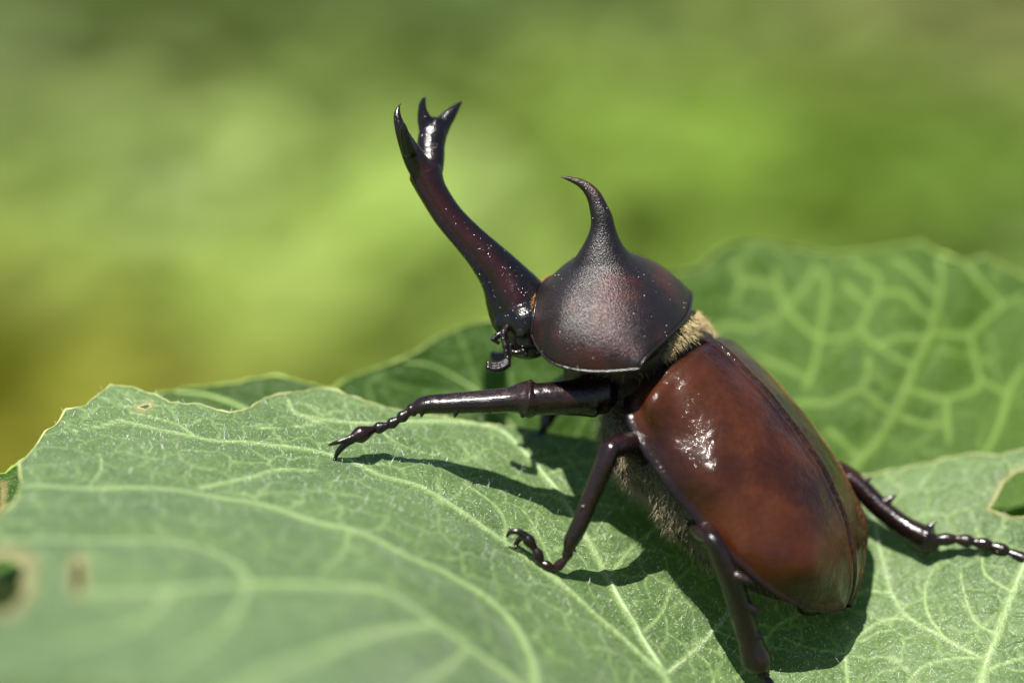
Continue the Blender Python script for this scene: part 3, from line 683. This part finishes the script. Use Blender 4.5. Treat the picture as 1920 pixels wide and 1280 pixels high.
# --- wing cases
EX = [1.5, 1.0, 0, -2, -6, -12, -18, -22, -24, -25.2, -26.1, -26.6]
ZT = [3.6, 4.9, 5.5, 5.85, 6.1, 5.85, 4.6, 2.75, 1.3, .1, -1.2, -2.3]
WD = [8.3, 8.9, 9.7, 10.4, 11.0, 11.2, 10.7, 8.9, 6.9, 5.0, 2.9, 0.6]
ZM = [-1.1, -1.2, -1.4, -1.8, -2.2, -2.5, -2.5, -2.5, -2.45, -2.4, -2.4, -2.4]
def elytron(sgn):
    t = np.linspace(0, 1, 150); xs = 1.5 - 28.1*(0.5*(1-np.cos(np.pi*t))*0.55+t*0.45)
    na = 80; a = np.linspace(0, 1, na)
    Xg, Ag = np.meshgrid(xs, a, indexing='ij')
    zt, wd_, zm = interp(Xg, EX, ZT), interp(Xg, EX, WD), interp(Xg, EX, ZM)
    ang = Ag*math.pi*0.5; p = 2/2.12
    y = wd_*np.sin(ang)**p; z = zm+(zt-zm)*np.cos(ang)**p
    y = np.maximum(y, 0.03); y = 0.05+y*(1-0.05/np.maximum(wd_, .3))
    x = Xg*1.03 - 1.5*np.exp(-((Xg-1.5)/2.2)**2)*np.clip(1-(y/wd_)**2, 0, 1) - 1.5*np.exp(-((Xg-1.5)/5)**2)*(y/wd_)**2.5
    # humeral and apical knobs, shallow dents along the side, rounded seam, flanged side rim
    def bumpf(cx, ca, sx, sa, h): return h*np.exp(-((Xg-cx)/sx)**2-((Ag-ca)/sa)**2)
    d = bumpf(-1.4, .74, 1.6, .12, .85)+bumpf(-21.5, .55, 2.4, .2, .6)+bumpf(-5.6, .72, 2.2, .12, -.45)+bumpf(-10.6, .72, 2.4, .13, .55)+bumpf(-16.0, .74, 2.3, .12, -.2)
    d += bumpf(-3.5, .88, 4, .07, -.35)
    d += -0.40*np.exp(-(y/0.26)**2)+0.12*np.exp(-((y-0.6)/0.35)**2)
    d += 0.32*np.clip((Ag-0.955)/0.045, 0, 1)**0.7
    d += 0.05*np.sin(Xg*1.1+2*Ag)*np.sin(Ag*14+Xg*.3)
    P0 = E(x, sgn*y, z)
    gx_ = np.gradient(P0, axis=0); ga = np.gradient(P0, axis=1); N = np.cross(gx_, ga); N /= np.linalg.norm(N, axis=-1)[..., None]+1e-12
    C = E(-12., 0., -3.); flip = ((P0-C)*N).sum(-1) < 0; N[flip] *= -1
    V = P0 + N*d[..., None]
    # underside lip, turned in
    lip = E(x[:, -1:], sgn*(y[:, -1:]-0.5), z[:, -1:]-0.35); lip2 = E(x[:, -1:], sgn*(y[:, -1:]*0.86-.2), z[:, -1:]-0.1)
    V = np.concatenate([V, lip, lip2], 1); na2 = na+2
    i = np.arange(len(xs)*na2).reshape(len(xs), na2)
    F = np.stack([i[:-1, :-1], i[1:, :-1], i[1:, 1:], i[:-1, 1:]], -1).reshape(-1, 4)
    if sgn > 0: F = F[:, ::-1]
    edge = np.zeros((len(xs), na2)); edge[:, :na] = np.clip(np.exp(-(y/0.42)**2)*1.1+np.clip((Ag-0.93)/0.05, 0, 1)+np.exp(-((Xg-1.2)/.7)**2)*.5, 0, 1); edge[:, na:] = 1
    dust = np.zeros((len(xs), na2))
    dust[:, :na] = np.clip(np.clip((-Xg-23.8)/2.2, 0, 1)*(.25+.75*np.clip((Ag-.3)*2, 0, 1))*.5 + .02, 0, 1)
    if sgn < 0: dust[:, :na] = np.clip(.1+.85*np.clip((Ag-.16)/.2, 0, 1)*np.clip((-Xg-3)/6, 0, 1), 0, 1)
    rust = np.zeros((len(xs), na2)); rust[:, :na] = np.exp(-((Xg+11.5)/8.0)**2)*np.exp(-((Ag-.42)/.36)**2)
    return mesh("wing_case", V.reshape(-1, 3), F, M_ely, beetle, attrs={"edge": edge.ravel(), "dust": dust.ravel(), "rust": rust.ravel()})
elytron(1); elytron(-1)
# scutellum: the small triangle between the wing cases
sv = []; sf = []
for k in range(9):
    t = k/8; hw = 1.5*(1-t)**0.8+.05
    for j in range(9):
        s = (j/4-1); sv.append(E(1.3-3.3*t, s*hw, 5.5+.25*t-.22*s*s*hw*.3-.35*(1-t)**2))
for k in range(8):
    for j in range(8): sf.append((k*9+j, k*9+j+1, (k+1)*9+j+1, (k+1)*9+j))
mesh("scutellum", np.array(sv), sf, M_pro, beetle)

# --- pronotum with its hooked horn: one skin
def pron_grid():
    ns, na = 60, 61; s = np.linspace(0, 1, ns); a = np.linspace(-1, 1, na); S_, A_ = np.meshgrid(s, a, indexing='ij')
    xm = interp(S_, [0, .15, .35, .55, .75, .9, 1], [8.9, 7.6, 5.3, 2.3, -1.3, -3.8, -5.1])
    xe = interp(S_, [0, .15, .35, .55, .75, .9, 1], [8.1, 7.0, 4.9, 2.2, -0.5, -2.3, -3.4])
    zt = interp(S_, [0, .08, .2, .35, .5, .65, .8, .92, 1], [3.9, 4.7, 6.0, 7.0, 7.4, 7.2, 6.2, 4.9, 3.8])
    w = interp(S_, [0, .1, .2, .35, .5, .7, .85, 1], [5.2, 6.3, 7.5, 9.0, 9.5, 9.4, 9.0, 8.6])
    zm = interp(S_, [0, .2, .4, .6, .8, 1], [.9, .8, .7, .9, 1.4, 2.0])
    ang = A_*math.pi/2; p = 2/2.15; sg = np.sign(A_)
    y = w*sg*np.abs(np.sin(ang))**p; z = zm+(zt-zm)*np.cos(ang)**p
    k = np.abs(y)/w; x = xm*(1-k**1.6)+xe*k**1.6
    z = z + 2.3*np.exp(-(((x-2.9)/2.6)**2+(y/2.7)**2)**.75)
    return S_, A_, x, y, z, w, zm
S_, A_, px_, py_, pz_, pw_, pzm_ = pron_grid()
top = T(px_, py_, pz_); bot = T(px_*.90+.1, py_*0.88, np.minimum(pz_*.8, pzm_)-.55+0*pz_)
ns, na = S_.shape
def shell(top, bot):
    ns, na = top.shape[:2]; i = np.arange(ns*na).reshape(ns, na); off = ns*na; F = []
    for a in range(ns-1):
        for b_ in range(na-1):
            F.append((i[a, b_], i[a+1, b_], i[a+1, b_+1], i[a, b_+1])); F.append((off+i[a, b_], off+i[a, b_+1], off+i[a+1, b_+1], off+i[a+1, b_]))
    rim = list(i[0, :])+list(i[1:, -1])+list(i[-1, -2::-1])+list(i[-2:0:-1, 0])
    for a, b_ in zip(rim, rim[1:]+rim[:1]): F.append((a, b_, off+b_, off+a))
    return np.vstack([top.reshape(-1, 3), bot.reshape(-1, 3)]), F
shellV = shell(top, bot)
hornc = ptube([(1132, 520, 0.2, 66), (1130, 490, 0.7, 56), (1130, 466, 1.1, 46), (1131, 445, 1.3, 36), (1130, 422, 1.5, 27), (1124, 395, 1.6, 19), (1112, 365, 1.6, 14.5), (1093, 346, 1.6, 10), (1070, 336, 1.6, 6), (1050, 332, 1.6, 3.0)], sides=22, squash=0.9, n=60)
pv, pf = fuse([shellV, hornc], 0.16, 16)
def melt(V, F, centre, rad, iters):
    V = np.asarray(V, float); fa = [f for f in F]; E0 = np.array([(f[k], f[(k+1) % len(f)]) for f in fa for k in range(len(f))])
    w = np.exp(-(((V-centre)/rad)**2).sum(1)**2)[:, None]; deg = np.zeros(len(V)); np.add.at(deg, E0[:, 0], 1); np.add.at(deg, E0[:, 1], 1)
    for _ in range(iters):
        a = np.zeros_like(V); np.add.at(a, E0[:, 0], V[E0[:, 1]]); np.add.at(a, E0[:, 1], V[E0[:, 0]])
        V = V+(a/deg[:, None]-V)*w*0.9
    return V
pv = melt(pv, pf, P(1133, 452, 1.2), np.array([4.6, 1.9, 4.6]), 140)
pron = mesh("pronotum", pv, pf, M_pro, beetle)
# raised rim round its edge
ring = [T(px_[k, 0], py_[k, 0], pz_[k, 0]) for k in range(0, ns, 2)]
ring = [T(px_[0, j], py_[0, j], pz_[0, j]) for j in range(na-1, 0, -2)] + ring + [T(px_[-1, j], py_[-1, j], pz_[-1, j]) for j in range(0, na, 2)] + [T(px_[k, -1], py_[k, -1], pz_[k, -1]) for k in range(ns-1, 0, -2)]
rr = np.array(ring); rr = np.vstack([rr, rr[:1]])
tv, tf = tube(np.column_stack([rr, np.full(len(rr), .15)]), n=len(rr)*2, sides=10, cap=False)
mesh("rim", tv, tf, M_black, pron)

# --- head with the long forked horn: one skin, reddish on its faces
def rhomb(t): return 1/(abs(math.cos(t))**1.55+abs(math.sin(t))**1.55)**(1/1.55)*1.04
HZ = -2.0
main_h = ptube([(1010, 622, HZ-.6, 40), (984, 594, HZ-.4, 52), (965, 556, HZ-.2, 50), (941, 517, HZ, 38), (911, 481, HZ+.2, 30.5), (878, 446, HZ+.3, 26), (841, 405, HZ+.4, 24), (811, 358, HZ+.5, 24), (797, 325, HZ+.5, 28)], sides=24, prof=rhomb, squash=.85, n=90, k=1.13)
left_b = ptube([(800, 335, HZ+.6, 24), (782, 305, HZ+1.2, 23), (768, 280, HZ+1.8, 18.5), (757, 257, HZ+2.2, 14), (749, 235, HZ+2.3, 10.5), (745, 216, HZ+2.2, 7.5), (747, 203, HZ+2.0, 4.5), (752, 194, HZ+1.9, 1.6)], sides=16, n=50, squash=.8)
left_t = ptube([(768, 285, HZ+2.6, 14), (760, 258, HZ+3.3, 11), (757, 240, HZ+3.8, 7), (757, 228, HZ+4.0, 2.5)], sides=14, n=30, squash=.8)
right_b = ptube([(805, 335, HZ+.2, 24), (808, 300, HZ-.6, 26), (808, 272, HZ-1.2, 27), (812, 250, HZ-1.6, 27), (816, 234, HZ-1.8, 21)], sides=18, n=40, squash=.7)
right_1 = ptube([(804, 245, HZ-1.6, 20), (796, 225, HZ-1.5, 14.5), (792, 207, HZ-1.4, 9.5), (793, 192, HZ-1.3, 6.5), (799, 180, HZ-1.2, 2.2)], sides=14, n=34, squash=.75)
right_2 = ptube([(820, 248, HZ-1.8, 21), (833, 229, HZ-2.2, 16), (845, 214, HZ-2.5, 12.5), (856, 201, HZ-2.8, 7.5), (866, 191, HZ-3.0, 3)], sides=14, n=34, squash=.75)
ridge = ptube([(935, 596, HZ+.9, 8), (922, 560, HZ+1.1, 8), (903, 515, HZ+1.1, 8), (876, 477, HZ+1.1, 7), (842, 437, HZ+1.1, 7), (808, 388, HZ+1.1, 7), (783, 340, HZ+1.2, 8), (768, 300, HZ+1.4, 8)], sides=12, n=60)
head_e = ellipsoid(P(985, 605, HZ-.2), [nrm([-.75, .6, 0]), nrm([.6, .75, 0]), ZZ], (2.6, 2.6, 3.4))
clyp = ptube([(985, 600, HZ+.4, 34), (952, 602, HZ+.8, 22), (934, 608, HZ+1.0, 11)], sides=14, squash=1.2, n=24)
chin = ellipsoid(P(985, 640, HZ), [nrm([-1, .2, 0]), nrm([.2, 1, 0]), ZZ], (2.3, 1.7, 2.6))
hv_, hf_ = fuse([main_h, left_b, left_t, right_b, right_1, right_2, ridge, head_e, clyp, chin], 0.13, 7)
pu = 960+hv_[:, 0]*S_PX*D/(D-hv_[:, 2]); pvv = 640-hv_[:, 1]*S_PX*D/(D-hv_[:, 2])
# red shows on the broad faces of the shaft, black on tips, edges and cheeks
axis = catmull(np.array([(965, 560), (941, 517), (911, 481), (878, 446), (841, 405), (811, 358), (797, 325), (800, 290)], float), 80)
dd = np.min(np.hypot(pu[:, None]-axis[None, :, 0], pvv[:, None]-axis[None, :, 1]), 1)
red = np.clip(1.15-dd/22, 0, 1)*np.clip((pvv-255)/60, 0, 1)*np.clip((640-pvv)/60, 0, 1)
head = mesh("head", hv_, hf_, M_horn, beetle, attrs={"red": red})
def eye_at(u, v, z, r):
    ev, ef = ellipsoid(P(u, v, z), np.eye(3), (r, r*1.15, r*.8), 18, 10); return mesh("eye", ev, ef, M_black, head)
eye_at(978, 622, HZ+2.6, .6); eye_at(1000, 590, HZ-3.3, .6)
def antenna(rows, club):
    parts = [ptube(rows, sides=10)]
    for r in rows[::1]: parts.append(ellipsoid(P(r[0], r[1], r[2]), np.eye(3), (r[3]/S_PX*1.2,)*3, 10, 6))
    for k in range(3): parts.append(ptube([(a, b_+k*4.2-4, z+k*.12-.1, q) for a, b_, z, q in club], sides=10, squash=1.2))
    v, f = join(parts); return mesh("antenna", v, f, M_black, head)
antenna([(952, 612, HZ+2.0, 6), (945, 622, HZ+2.6, 6), (944, 636, HZ+2.8, 5), (947, 648, HZ+3, 5), (949, 659, HZ+3, 5), (952, 671, HZ+3, 5)], [(953, 678, HZ+3.0, 6.0), (940, 686, HZ+3.2, 6.4), (925, 688, HZ+3.3, 6.2), (914, 684, HZ+3.4, 4)])
antenna([(975, 606, HZ-3.4, 8), (968, 622, HZ-4, 6), (962, 640, HZ-4.3, 5), (958, 655, HZ-4.6, 5)], [(958, 660, HZ-4.6, 6), (946, 668, HZ-4.9, 6), (932, 670, HZ-5.1, 6), (922, 666, HZ-5.2, 4)])
def palp(rows):
    v, f = join([ptube(rows, sides=10)]+[ellipsoid(P(r[0], r[1], r[2]), np.eye(3), (r[3]/S_PX*1.15,)*3, 10, 6) for r in rows]); mesh("palp", v, f, M_black, head)
palp([(965, 640, HZ+1.5, 8), (955, 650, HZ+1.8, 6), (962, 660, HZ+1.9, 5), (974, 660, HZ+2, 5)])
palp([(945, 622, HZ+.8, 7), (932, 630, HZ+1.0, 6), (925, 636, HZ+1.1, 4.5), (934, 642, HZ+1.0, 3.5)])
palp([(975, 645, HZ+1.8, 8), (981, 658, HZ+2.1, 6), (985, 664, HZ+2.1, 5)])

# --- underside: one continuous body under the plates
Eax = [EF, EL, EU]; Tax = [PF, PL, PU]
body_parts = [ellipsoid(E(-12., 0., -3.6), Eax, (13.2, 9.9, 4.6), 36, 24), ellipsoid(E(-12., 0., -2.6), Eax, (13, 10.2, 6.6), 36, 24), ellipsoid(E(-4.5, 0., -4.2), Eax, (7.0, 8.8, 5.6), 36, 24),
    ellipsoid(E(1.0, 0., 0.3), Eax, (4.6, 7.2, 4.7), 30, 20), ellipsoid(E(2.2, 0., .9), Eax, (3.4, 6.6, 4.4), 30, 20), ellipsoid(T(1.0, 0., .6), Tax, (7.2, 6.6, 5.0), 30, 20), ellipsoid(T(6.0, 0., 1.4), Tax, (4.2, 4.4, 3.6), 30, 20), ellipsoid(T(2.0, 3.2, -2.8), Tax, (3.0, 2.4, 2.6), 24, 16), ellipsoid(T(2.0, -3.2, -2.8), Tax, (3.0, 2.4, 2.6), 24, 16)]
bv, bf = fuse(body_parts, 0.35, 5)
body = mesh("body", bv, bf, M_body, beetle)
# hair on the underside and in the gap behind the pronotum
bvn = np.zeros_like(bv); fa = np.array([f if len(f) == 4 else (*f, f[-1]) for f in bf])
fn = np.cross(bv[fa[:, 2]]-bv[fa[:, 0]], bv[fa[:, 3]]-bv[fa[:, 1]])
for k in range(4): np.add.at(bvn, fa[:, k], fn)
bvn /= np.linalg.norm(bvn, axis=1)[:, None]+1e-9
le = np.column_stack([(bv-EO)@EF, (bv-EO)@EL, (bv-EO)@EU])
# underside
cand = np.where((le[:, 2] < -1.5) & (le[:, 0] < 3) & (le[:, 0] > -12) & (np.abs(le[:, 1]) > 1))[0]
cand2 = np.where((le[:, 2] < -2.5) & (le[:, 0] <= -12))[0]
ix = np.concatenate([rng.choice(cand, 5200), rng.choice(cand2, 700)])
hv, hf = hairs(bv[ix]+rng.normal(0, .15, (len(ix), 3)), bvn[ix]*.55-EF*.55, rng.uniform(.7, 1.7, len(ix)), rng.uniform(.012, .026, len(ix)), .35, .28)
mesh("belly_hair", hv, hf, M_grey, beetle, kind="stuff")
lt = np.column_stack([(bv-PO)@PF, (bv-PO)@PL, (bv-PO)@PU])
hx = -5.0+1.6*np.clip(np.abs(lt[:, 1])/8.6, 0, 1)**1.6   # hind edge of the pronotum over each point
cand = np.where((le[:, 2] > -4.0) & (le[:, 0] > 0.6) & (le[:, 0] < 5.5) & (np.abs(le[:, 1]) < 7.3) & (lt[:, 0] < hx+.25))[0]
ix = rng.choice(cand, 1900)
hv, hf = hairs(bv[ix]+rng.normal(0, .12, (len(ix), 3)), bvn[ix]*.22-EF*.85, rng.uniform(.6, 1.5, len(ix)), rng.uniform(.014, .03, len(ix)), .3, .24)
mesh("collar_hair", hv, hf, M_gold, beetle, kind="stuff")
# fringe of orange bristles where the head enters the pronotum
sv_ = rng.integers(2, na-2, 420); rt = T(px_[0, sv_]+.28, py_[0, sv_]*.97, pz_[0, sv_]-.02)
hv, hf = hairs(rt+rng.normal(0, .04, rt.shape), np.tile(PF*.8-PU*.4, (len(rt), 1)), rng.uniform(.25, .55, len(rt)), .022, .2, .15); mesh("collar_fringe", hv, hf, M_orange, beetle, kind="stuff")
lt = np.column_stack([(bv-PO)@PF, (bv-PO)@PL, (bv-PO)@PU])
cand = np.where((lt[:, 2] < .5) & (lt[:, 0] > -5) & (lt[:, 0] < 11))[0]; ix = rng.choice(cand, 1500)
hv, hf = hairs(bv[ix], bvn[ix]*.8, rng.uniform(.5, 1.1, len(ix)), .014, .4, .4); mesh("throat_hair", hv, hf, M_grey, beetle, kind="stuff")
# fuzz standing on the far wing case's outline and tail
def down(n, x0, x1, a0, a1, sgn, l0, l1, name, mat):
    xs_ = rng.uniform(x0, x1, n); aa = rng.uniform(a0, a1, n)*math.pi/2; p_ = 2/2.12
    zt, wd_, zm = interp(xs_, EX, ZT), interp(xs_, EX, WD), interp(xs_, EX, ZM)
    yy = wd_*np.sin(aa)**p_; zz = zm+(zt-zm)*np.cos(aa)**p_
    rt = E(xs_*1.03, sgn*yy, zz); nn = rt-E(xs_*.8-2, 0*xs_, -3+0*xs_); nn /= np.linalg.norm(nn, axis=1)[:, None]
    hv, hf = hairs(rt-nn*.02, nn*.30-EF*.75, rng.uniform(l0, l1, n), rng.uniform(.010, .018, n), .2, .25)
    mesh(name, hv, hf, mat, beetle, kind="stuff")
M_down = mat_hair("short_golden_brown_down", (0.32, 0.155, 0.055), 0.5)
down(6500, -26.2, -4, .30, .95, -1, .16, .36, "wing_case_down", M_down)
down(450, -26.5, -25.0, .45, 1.0, 1, .10, .24, "tail_down", M_down)
# tail plate under the wing tips
tv, tf = fuse([ellipsoid(E(-25.0, 0., -3.4), Eax, (1.6, 5.0, 2.0), 30, 18)], .2, 3)
mesh("tail_plate", tv, tf, M_leg, beetle)
# grains of dust on the pronotum and horn
pa = np.asarray(pv); cand = np.where(pa[:, 2] > -1)[0]; ix = rng.choice(cand, 80)
cand2 = np.where((hv_[:, 2] > HZ) & (hv_[:, 1] < 9))[0]; ix2 = rng.choice(cand2, 34)
gv_, gf_ = grains(np.vstack([pa[ix]+[0, 0, .03], hv_[ix2]+[0, 0, .03]]), .015, .06)
mesh("dust_grains", gv_, gf_, M_grain, beetle, kind="stuff")

# --- legs
def cone(u, v, z, du, dv, dz, r):
    a = P(u, v, z); b_ = P(u+du, v+dv, z+dz)
    return tube(np.array([[*a, r/S_PX], [*(a*.5+b_*.5+np.array([0, .03, 0])), r*.55/S_PX], [*b_, .02]]), n=10, sides=10)
def tarsus_parts(rows):
    out = []
    for (a, b_) in zip(rows[:-1], rows[1:]):
        a = np.array(a, float); b_ = np.array(b_, float); m = a*.35+b_*.65; m[3] = b_[3]*1.15; a2 = a.copy(); a2[3] *= .62; e = b_.copy(); e[3] *= .78
        out.append(ptube([a2, m, e], sides=12, n=12, k=1.15))
        d = nrm([b_[0]-a[0], b_[1]-a[1]])
        for q in (-1, 1):
            out.append(cone(b_[0], b_[1], b_[2], d[0]*5-d[1]*q*5, d[1]*5+d[0]*q*5, 0.1, b_[3]*.3))
    return out
def leg(femur, tibia, tarsus, claws, spines, fv=0.14):
    v, f = fuse([ptube(r, sides=18, k=1.12) for r in femur], fv, 4); lg = mesh("leg", v, f, M_leg, beetle)
    v, f = fuse([ptube(tibia, sides=18, k=1.13, prof=lambda t: 1+.07*math.cos(3*t+.6))]+[cone(*s[:6], s[6]*1.15) for s in spines], .08, 3); mesh("tibia", v, f, M_leg, lg)
    v, f = join(tarsus_parts(tarsus)); mesh("tarsus", v, f, M_leg, lg)
    for c in claws:
        v, f = ptube(c, sides=10, k=1.35); mesh("claw", v, f, M_leg, lg)
    return lg
zm_ = lambda u, v: float(z_main(np.float64(u), np.float64(v)))
# front left
zf = zm_(628, 862)
leg([[(1125, 735, 1.2, 38), (1085, 744, 2.2, 32), (1045, 746, 2.8, 28), (1005, 748, 3.0, 27), (985, 749, 3.0, 25)], [(1110, 752, 2, 28), (1080, 757, 2.4, 20)]],
    [(992, 749, 3.0, 33), (978, 748, 3.0, 27), (955, 750, 3.0, 21), (920, 753, 2.9, 20), (880, 755, 2.8, 18.5), (840, 757, 2.7, 17), (808, 758, 2.6, 15.5), (788, 762, 2.5, 14), (778, 768, 2.5, 9)],
    [(784, 762, 2.5, 11), (766, 772, 2.5, 10), (748, 786, 2.5, 8.5), (728, 797, 2.4, 8), (702, 804, 2.2, 8.5), (664, 819, zf+.8, 12)],
    [[(664, 819, zf+.9, 6), (648, 824, zf+1.2, 4.2), (632, 829, zf+1.3, 3.2), (617, 834, zf+1.0, 1.6)], [(662, 822, zf+.5, 6.5), (648, 832, zf+.4, 5), (635, 845, zf+.2, 4), (627, 862, zf+.05, 2)]],
    [(856, 768, 3.2, -4, 17, .3, 8), (793, 768, 2.9, -4, 16, .2, 8), (985, 770, 3.2, -8, 14, .2, 14), (920, 770, 2.9, -3, 6, .2, 7)])
# middle left
zk = zm_(1036, 1070)
leg([[(1225, 850, 1.0, 30), (1190, 835, 3.8, 24), (1162, 834, 6.0, 20), (1145, 842, 7.0, 17)]],
    [(1146, 838, 7.3, 16), (1138, 860, 7.4, 17), (1122, 900, 7.2, 15.5), (1105, 940, 6.9, 14), (1088, 982, 6.5, 14.5), (1072, 1014, 6.2, 13), (1066, 1030, 6.1, 9)],
    [(1068, 1022, 6.1, 9), (1062, 1046, 5.8, 8), (1040, 1067, zk+.45, 7.5), (1017, 1056, zk+.7, 7.5), (1004, 1030, zk+1.0, 8), (985, 1004, zk+1.3, 8.5)],
    [[(985, 1004, zk+1.3, 6), (970, 996, zk+1.4, 4.5), (957, 997, zk+1.3, 3.5), (950, 1006, zk+1.0, 1.6)], [(987, 1006, zk+.9, 6), (976, 1008, zk+.4, 4.5), (968, 1018, zk-.2, 3.5), (967, 1030, zm_(967, 1030)+.1, 1.6)]],
    [(1085, 985, 6.8, 10, 14, .3, 7), (1070, 1024, 6.2, 14, 14, .1, 5), (1066, 1026, 6.2, -2, 18, .2, 5), (1118, 905, 7.5, 10, 10, .2, 6), (1098, 948, 7.2, -12, 6, .4, 6), (1130, 880, 7.8, -11, 5, .4, 6), (1080, 1000, 6.8, -10, 8, .4, 6)])
# hind left
zl = zm_(1440, 1285)
leg([[(1290, 930, -2.0, 34), (1305, 965, 1.5, 30), (1322, 998, 6.5, 22), (1337, 1014, 9.0, 17)]],
    [(1330, 1008, 9.2, 14), (1343, 1022, 9.4, 16), (1359, 1060, 9.0, 17), (1377, 1102, 8.2, 19), (1393, 1154, 7.2, 19.5), (1408, 1202, 6.4, 20), (1420, 1238, 5.8, 25), (1424, 1250, 5.4, 17)],
    [(1424, 1240, 5.1, 12), (1434, 1268, 4.9, 9.5), (1444, 1290, 4.9, 9), (1452, 1318, 5.2, 9), (1457, 1345, 5.8, 9), (1460, 1375, 7.2, 10)],
    [[(1460, 1375, 7.2, 6), (1466, 1392, 8.0, 4), (1460, 1406, zm_(1460, 1406)+.1, 1.6)], [(1458, 1375, 7.2, 6), (1448, 1390, 8.0, 4), (1440, 1398, zm_(1440, 1398)+.1, 1.6)]],
    [(1384, 1082, 9.2, 30, 10, .8, 12), (1398, 1136, 8.0, 32, 14, .6, 13), (1408, 1186, 7.0, 26, 12, .5, 11), (1420, 1225, 6.2, 26, -6, .3, 10), (1424, 1245, 5.2, 22, 24, .2, 8), (1416, 1243, 5.3, -4, 26, .3, 7)])
# hind right
zr = -5.0
leg([[(1500, 900, -9, 40), (1550, 893, -9.5, 34), (1590, 900, -9.2, 24), (1606, 912, -8.6, 18)]],
    [(1590, 896, -8.8, 17), (1616, 916, -8.4, 18), (1650, 950, -7.6, 18), (1690, 982, -6.7, 18.5), (1722, 1002, -6.0, 22), (1742, 1012, -5.6, 24), (1752, 1014, -5.4, 14)],
    [(1744, 1012, -5.5, 12), (1790, 1010, -5.1, 9.5), (1824, 1015, -4.9, 9.5), (1858, 1022, -4.7, 9.5), (1890, 1034, -4.6, 9.5), (1935, 1056, -4.3, 11)],
    [[(1935, 1056, -4.3, 6), (1955, 1062, -4.0, 4), (1968, 1074, zm_(1968, 1074)+.1, 1.6)], [(1935, 1057, -4.3, 6), (1948, 1070, -4.0, 4), (1952, 1084, zm_(1952, 1084)+.1, 1.6)]],
    [(1612, 908, -8.2, 26, -14, .3, 9), (1655, 945, -7.3, 29, -20, .4, 11), (1733, 1000, -5.8, 24, -26, .3, 11), (1740, 1016, -5.5, 14, 20, .3, 8), (1690, 1000, -6.5, 3, 8, .1, 6)])
# front right and middle right, behind the body
z1 = zm_(1010, 828)
leg([[(1110, 705, -7, 32), (1075, 722, -9.5, 27), (1045, 738, -11, 24)]], [(1052, 736, -11, 22), (1042, 750, -11.2, 18), (1032, 772, -11.2, 15), (1025, 790, -11, 12), (1022, 798, -10.8, 8)],
    [(1023, 794, -10.9, 7), (1021, 800, -10.8, 7), (1018, 806, -10.6, 7), (1015, 812, -10.4, 7), (1010, 817, -10, 7), (1004, 821, -9.6, 8)],
    [[(1004, 821, -9.6, 5), (996, 822, -9.3, 3), (990, 826, zm_(990, 826)+.1, 1.5)], [(1004, 822, -9.6, 5), (1000, 827, -9.3, 3), (998, 832, zm_(998, 832)+.1, 1.5)]],
    [(1036, 765, -11.2, -14, 4, 0, 7), (1028, 786, -11, -12, 5, 0, 7)])
leg([[(1330, 800, -9, 34), (1370, 790, -12, 26), (1400, 795, -13.5, 20)]], [(1392, 790, -13.5, 16), (1402, 805, -13.8, 17), (1420, 830, -14, 16), (1436, 858, -14, 15), (1442, 870, -14, 9)],
    [(1438, 862, -14, 9), (1448, 876, -14, 8), (1456, 884, -14, 8), (1462, 892, -14, 8), (1468, 900, -14, 8), (1476, 908, -13.7, 9)],
    [[(1476, 908, -13.7, 5), (1486, 912, -13.5, 3), (1490, 918, zm_(1490, 918)+.1, 1.5)], [(1476, 909, -13.7, 5), (1478, 916, -13.5, 3), (1480, 922, zm_(1480, 922)+.1, 1.5)]],
    [(1420, 830, -14, 14, -2, 0, 6)])
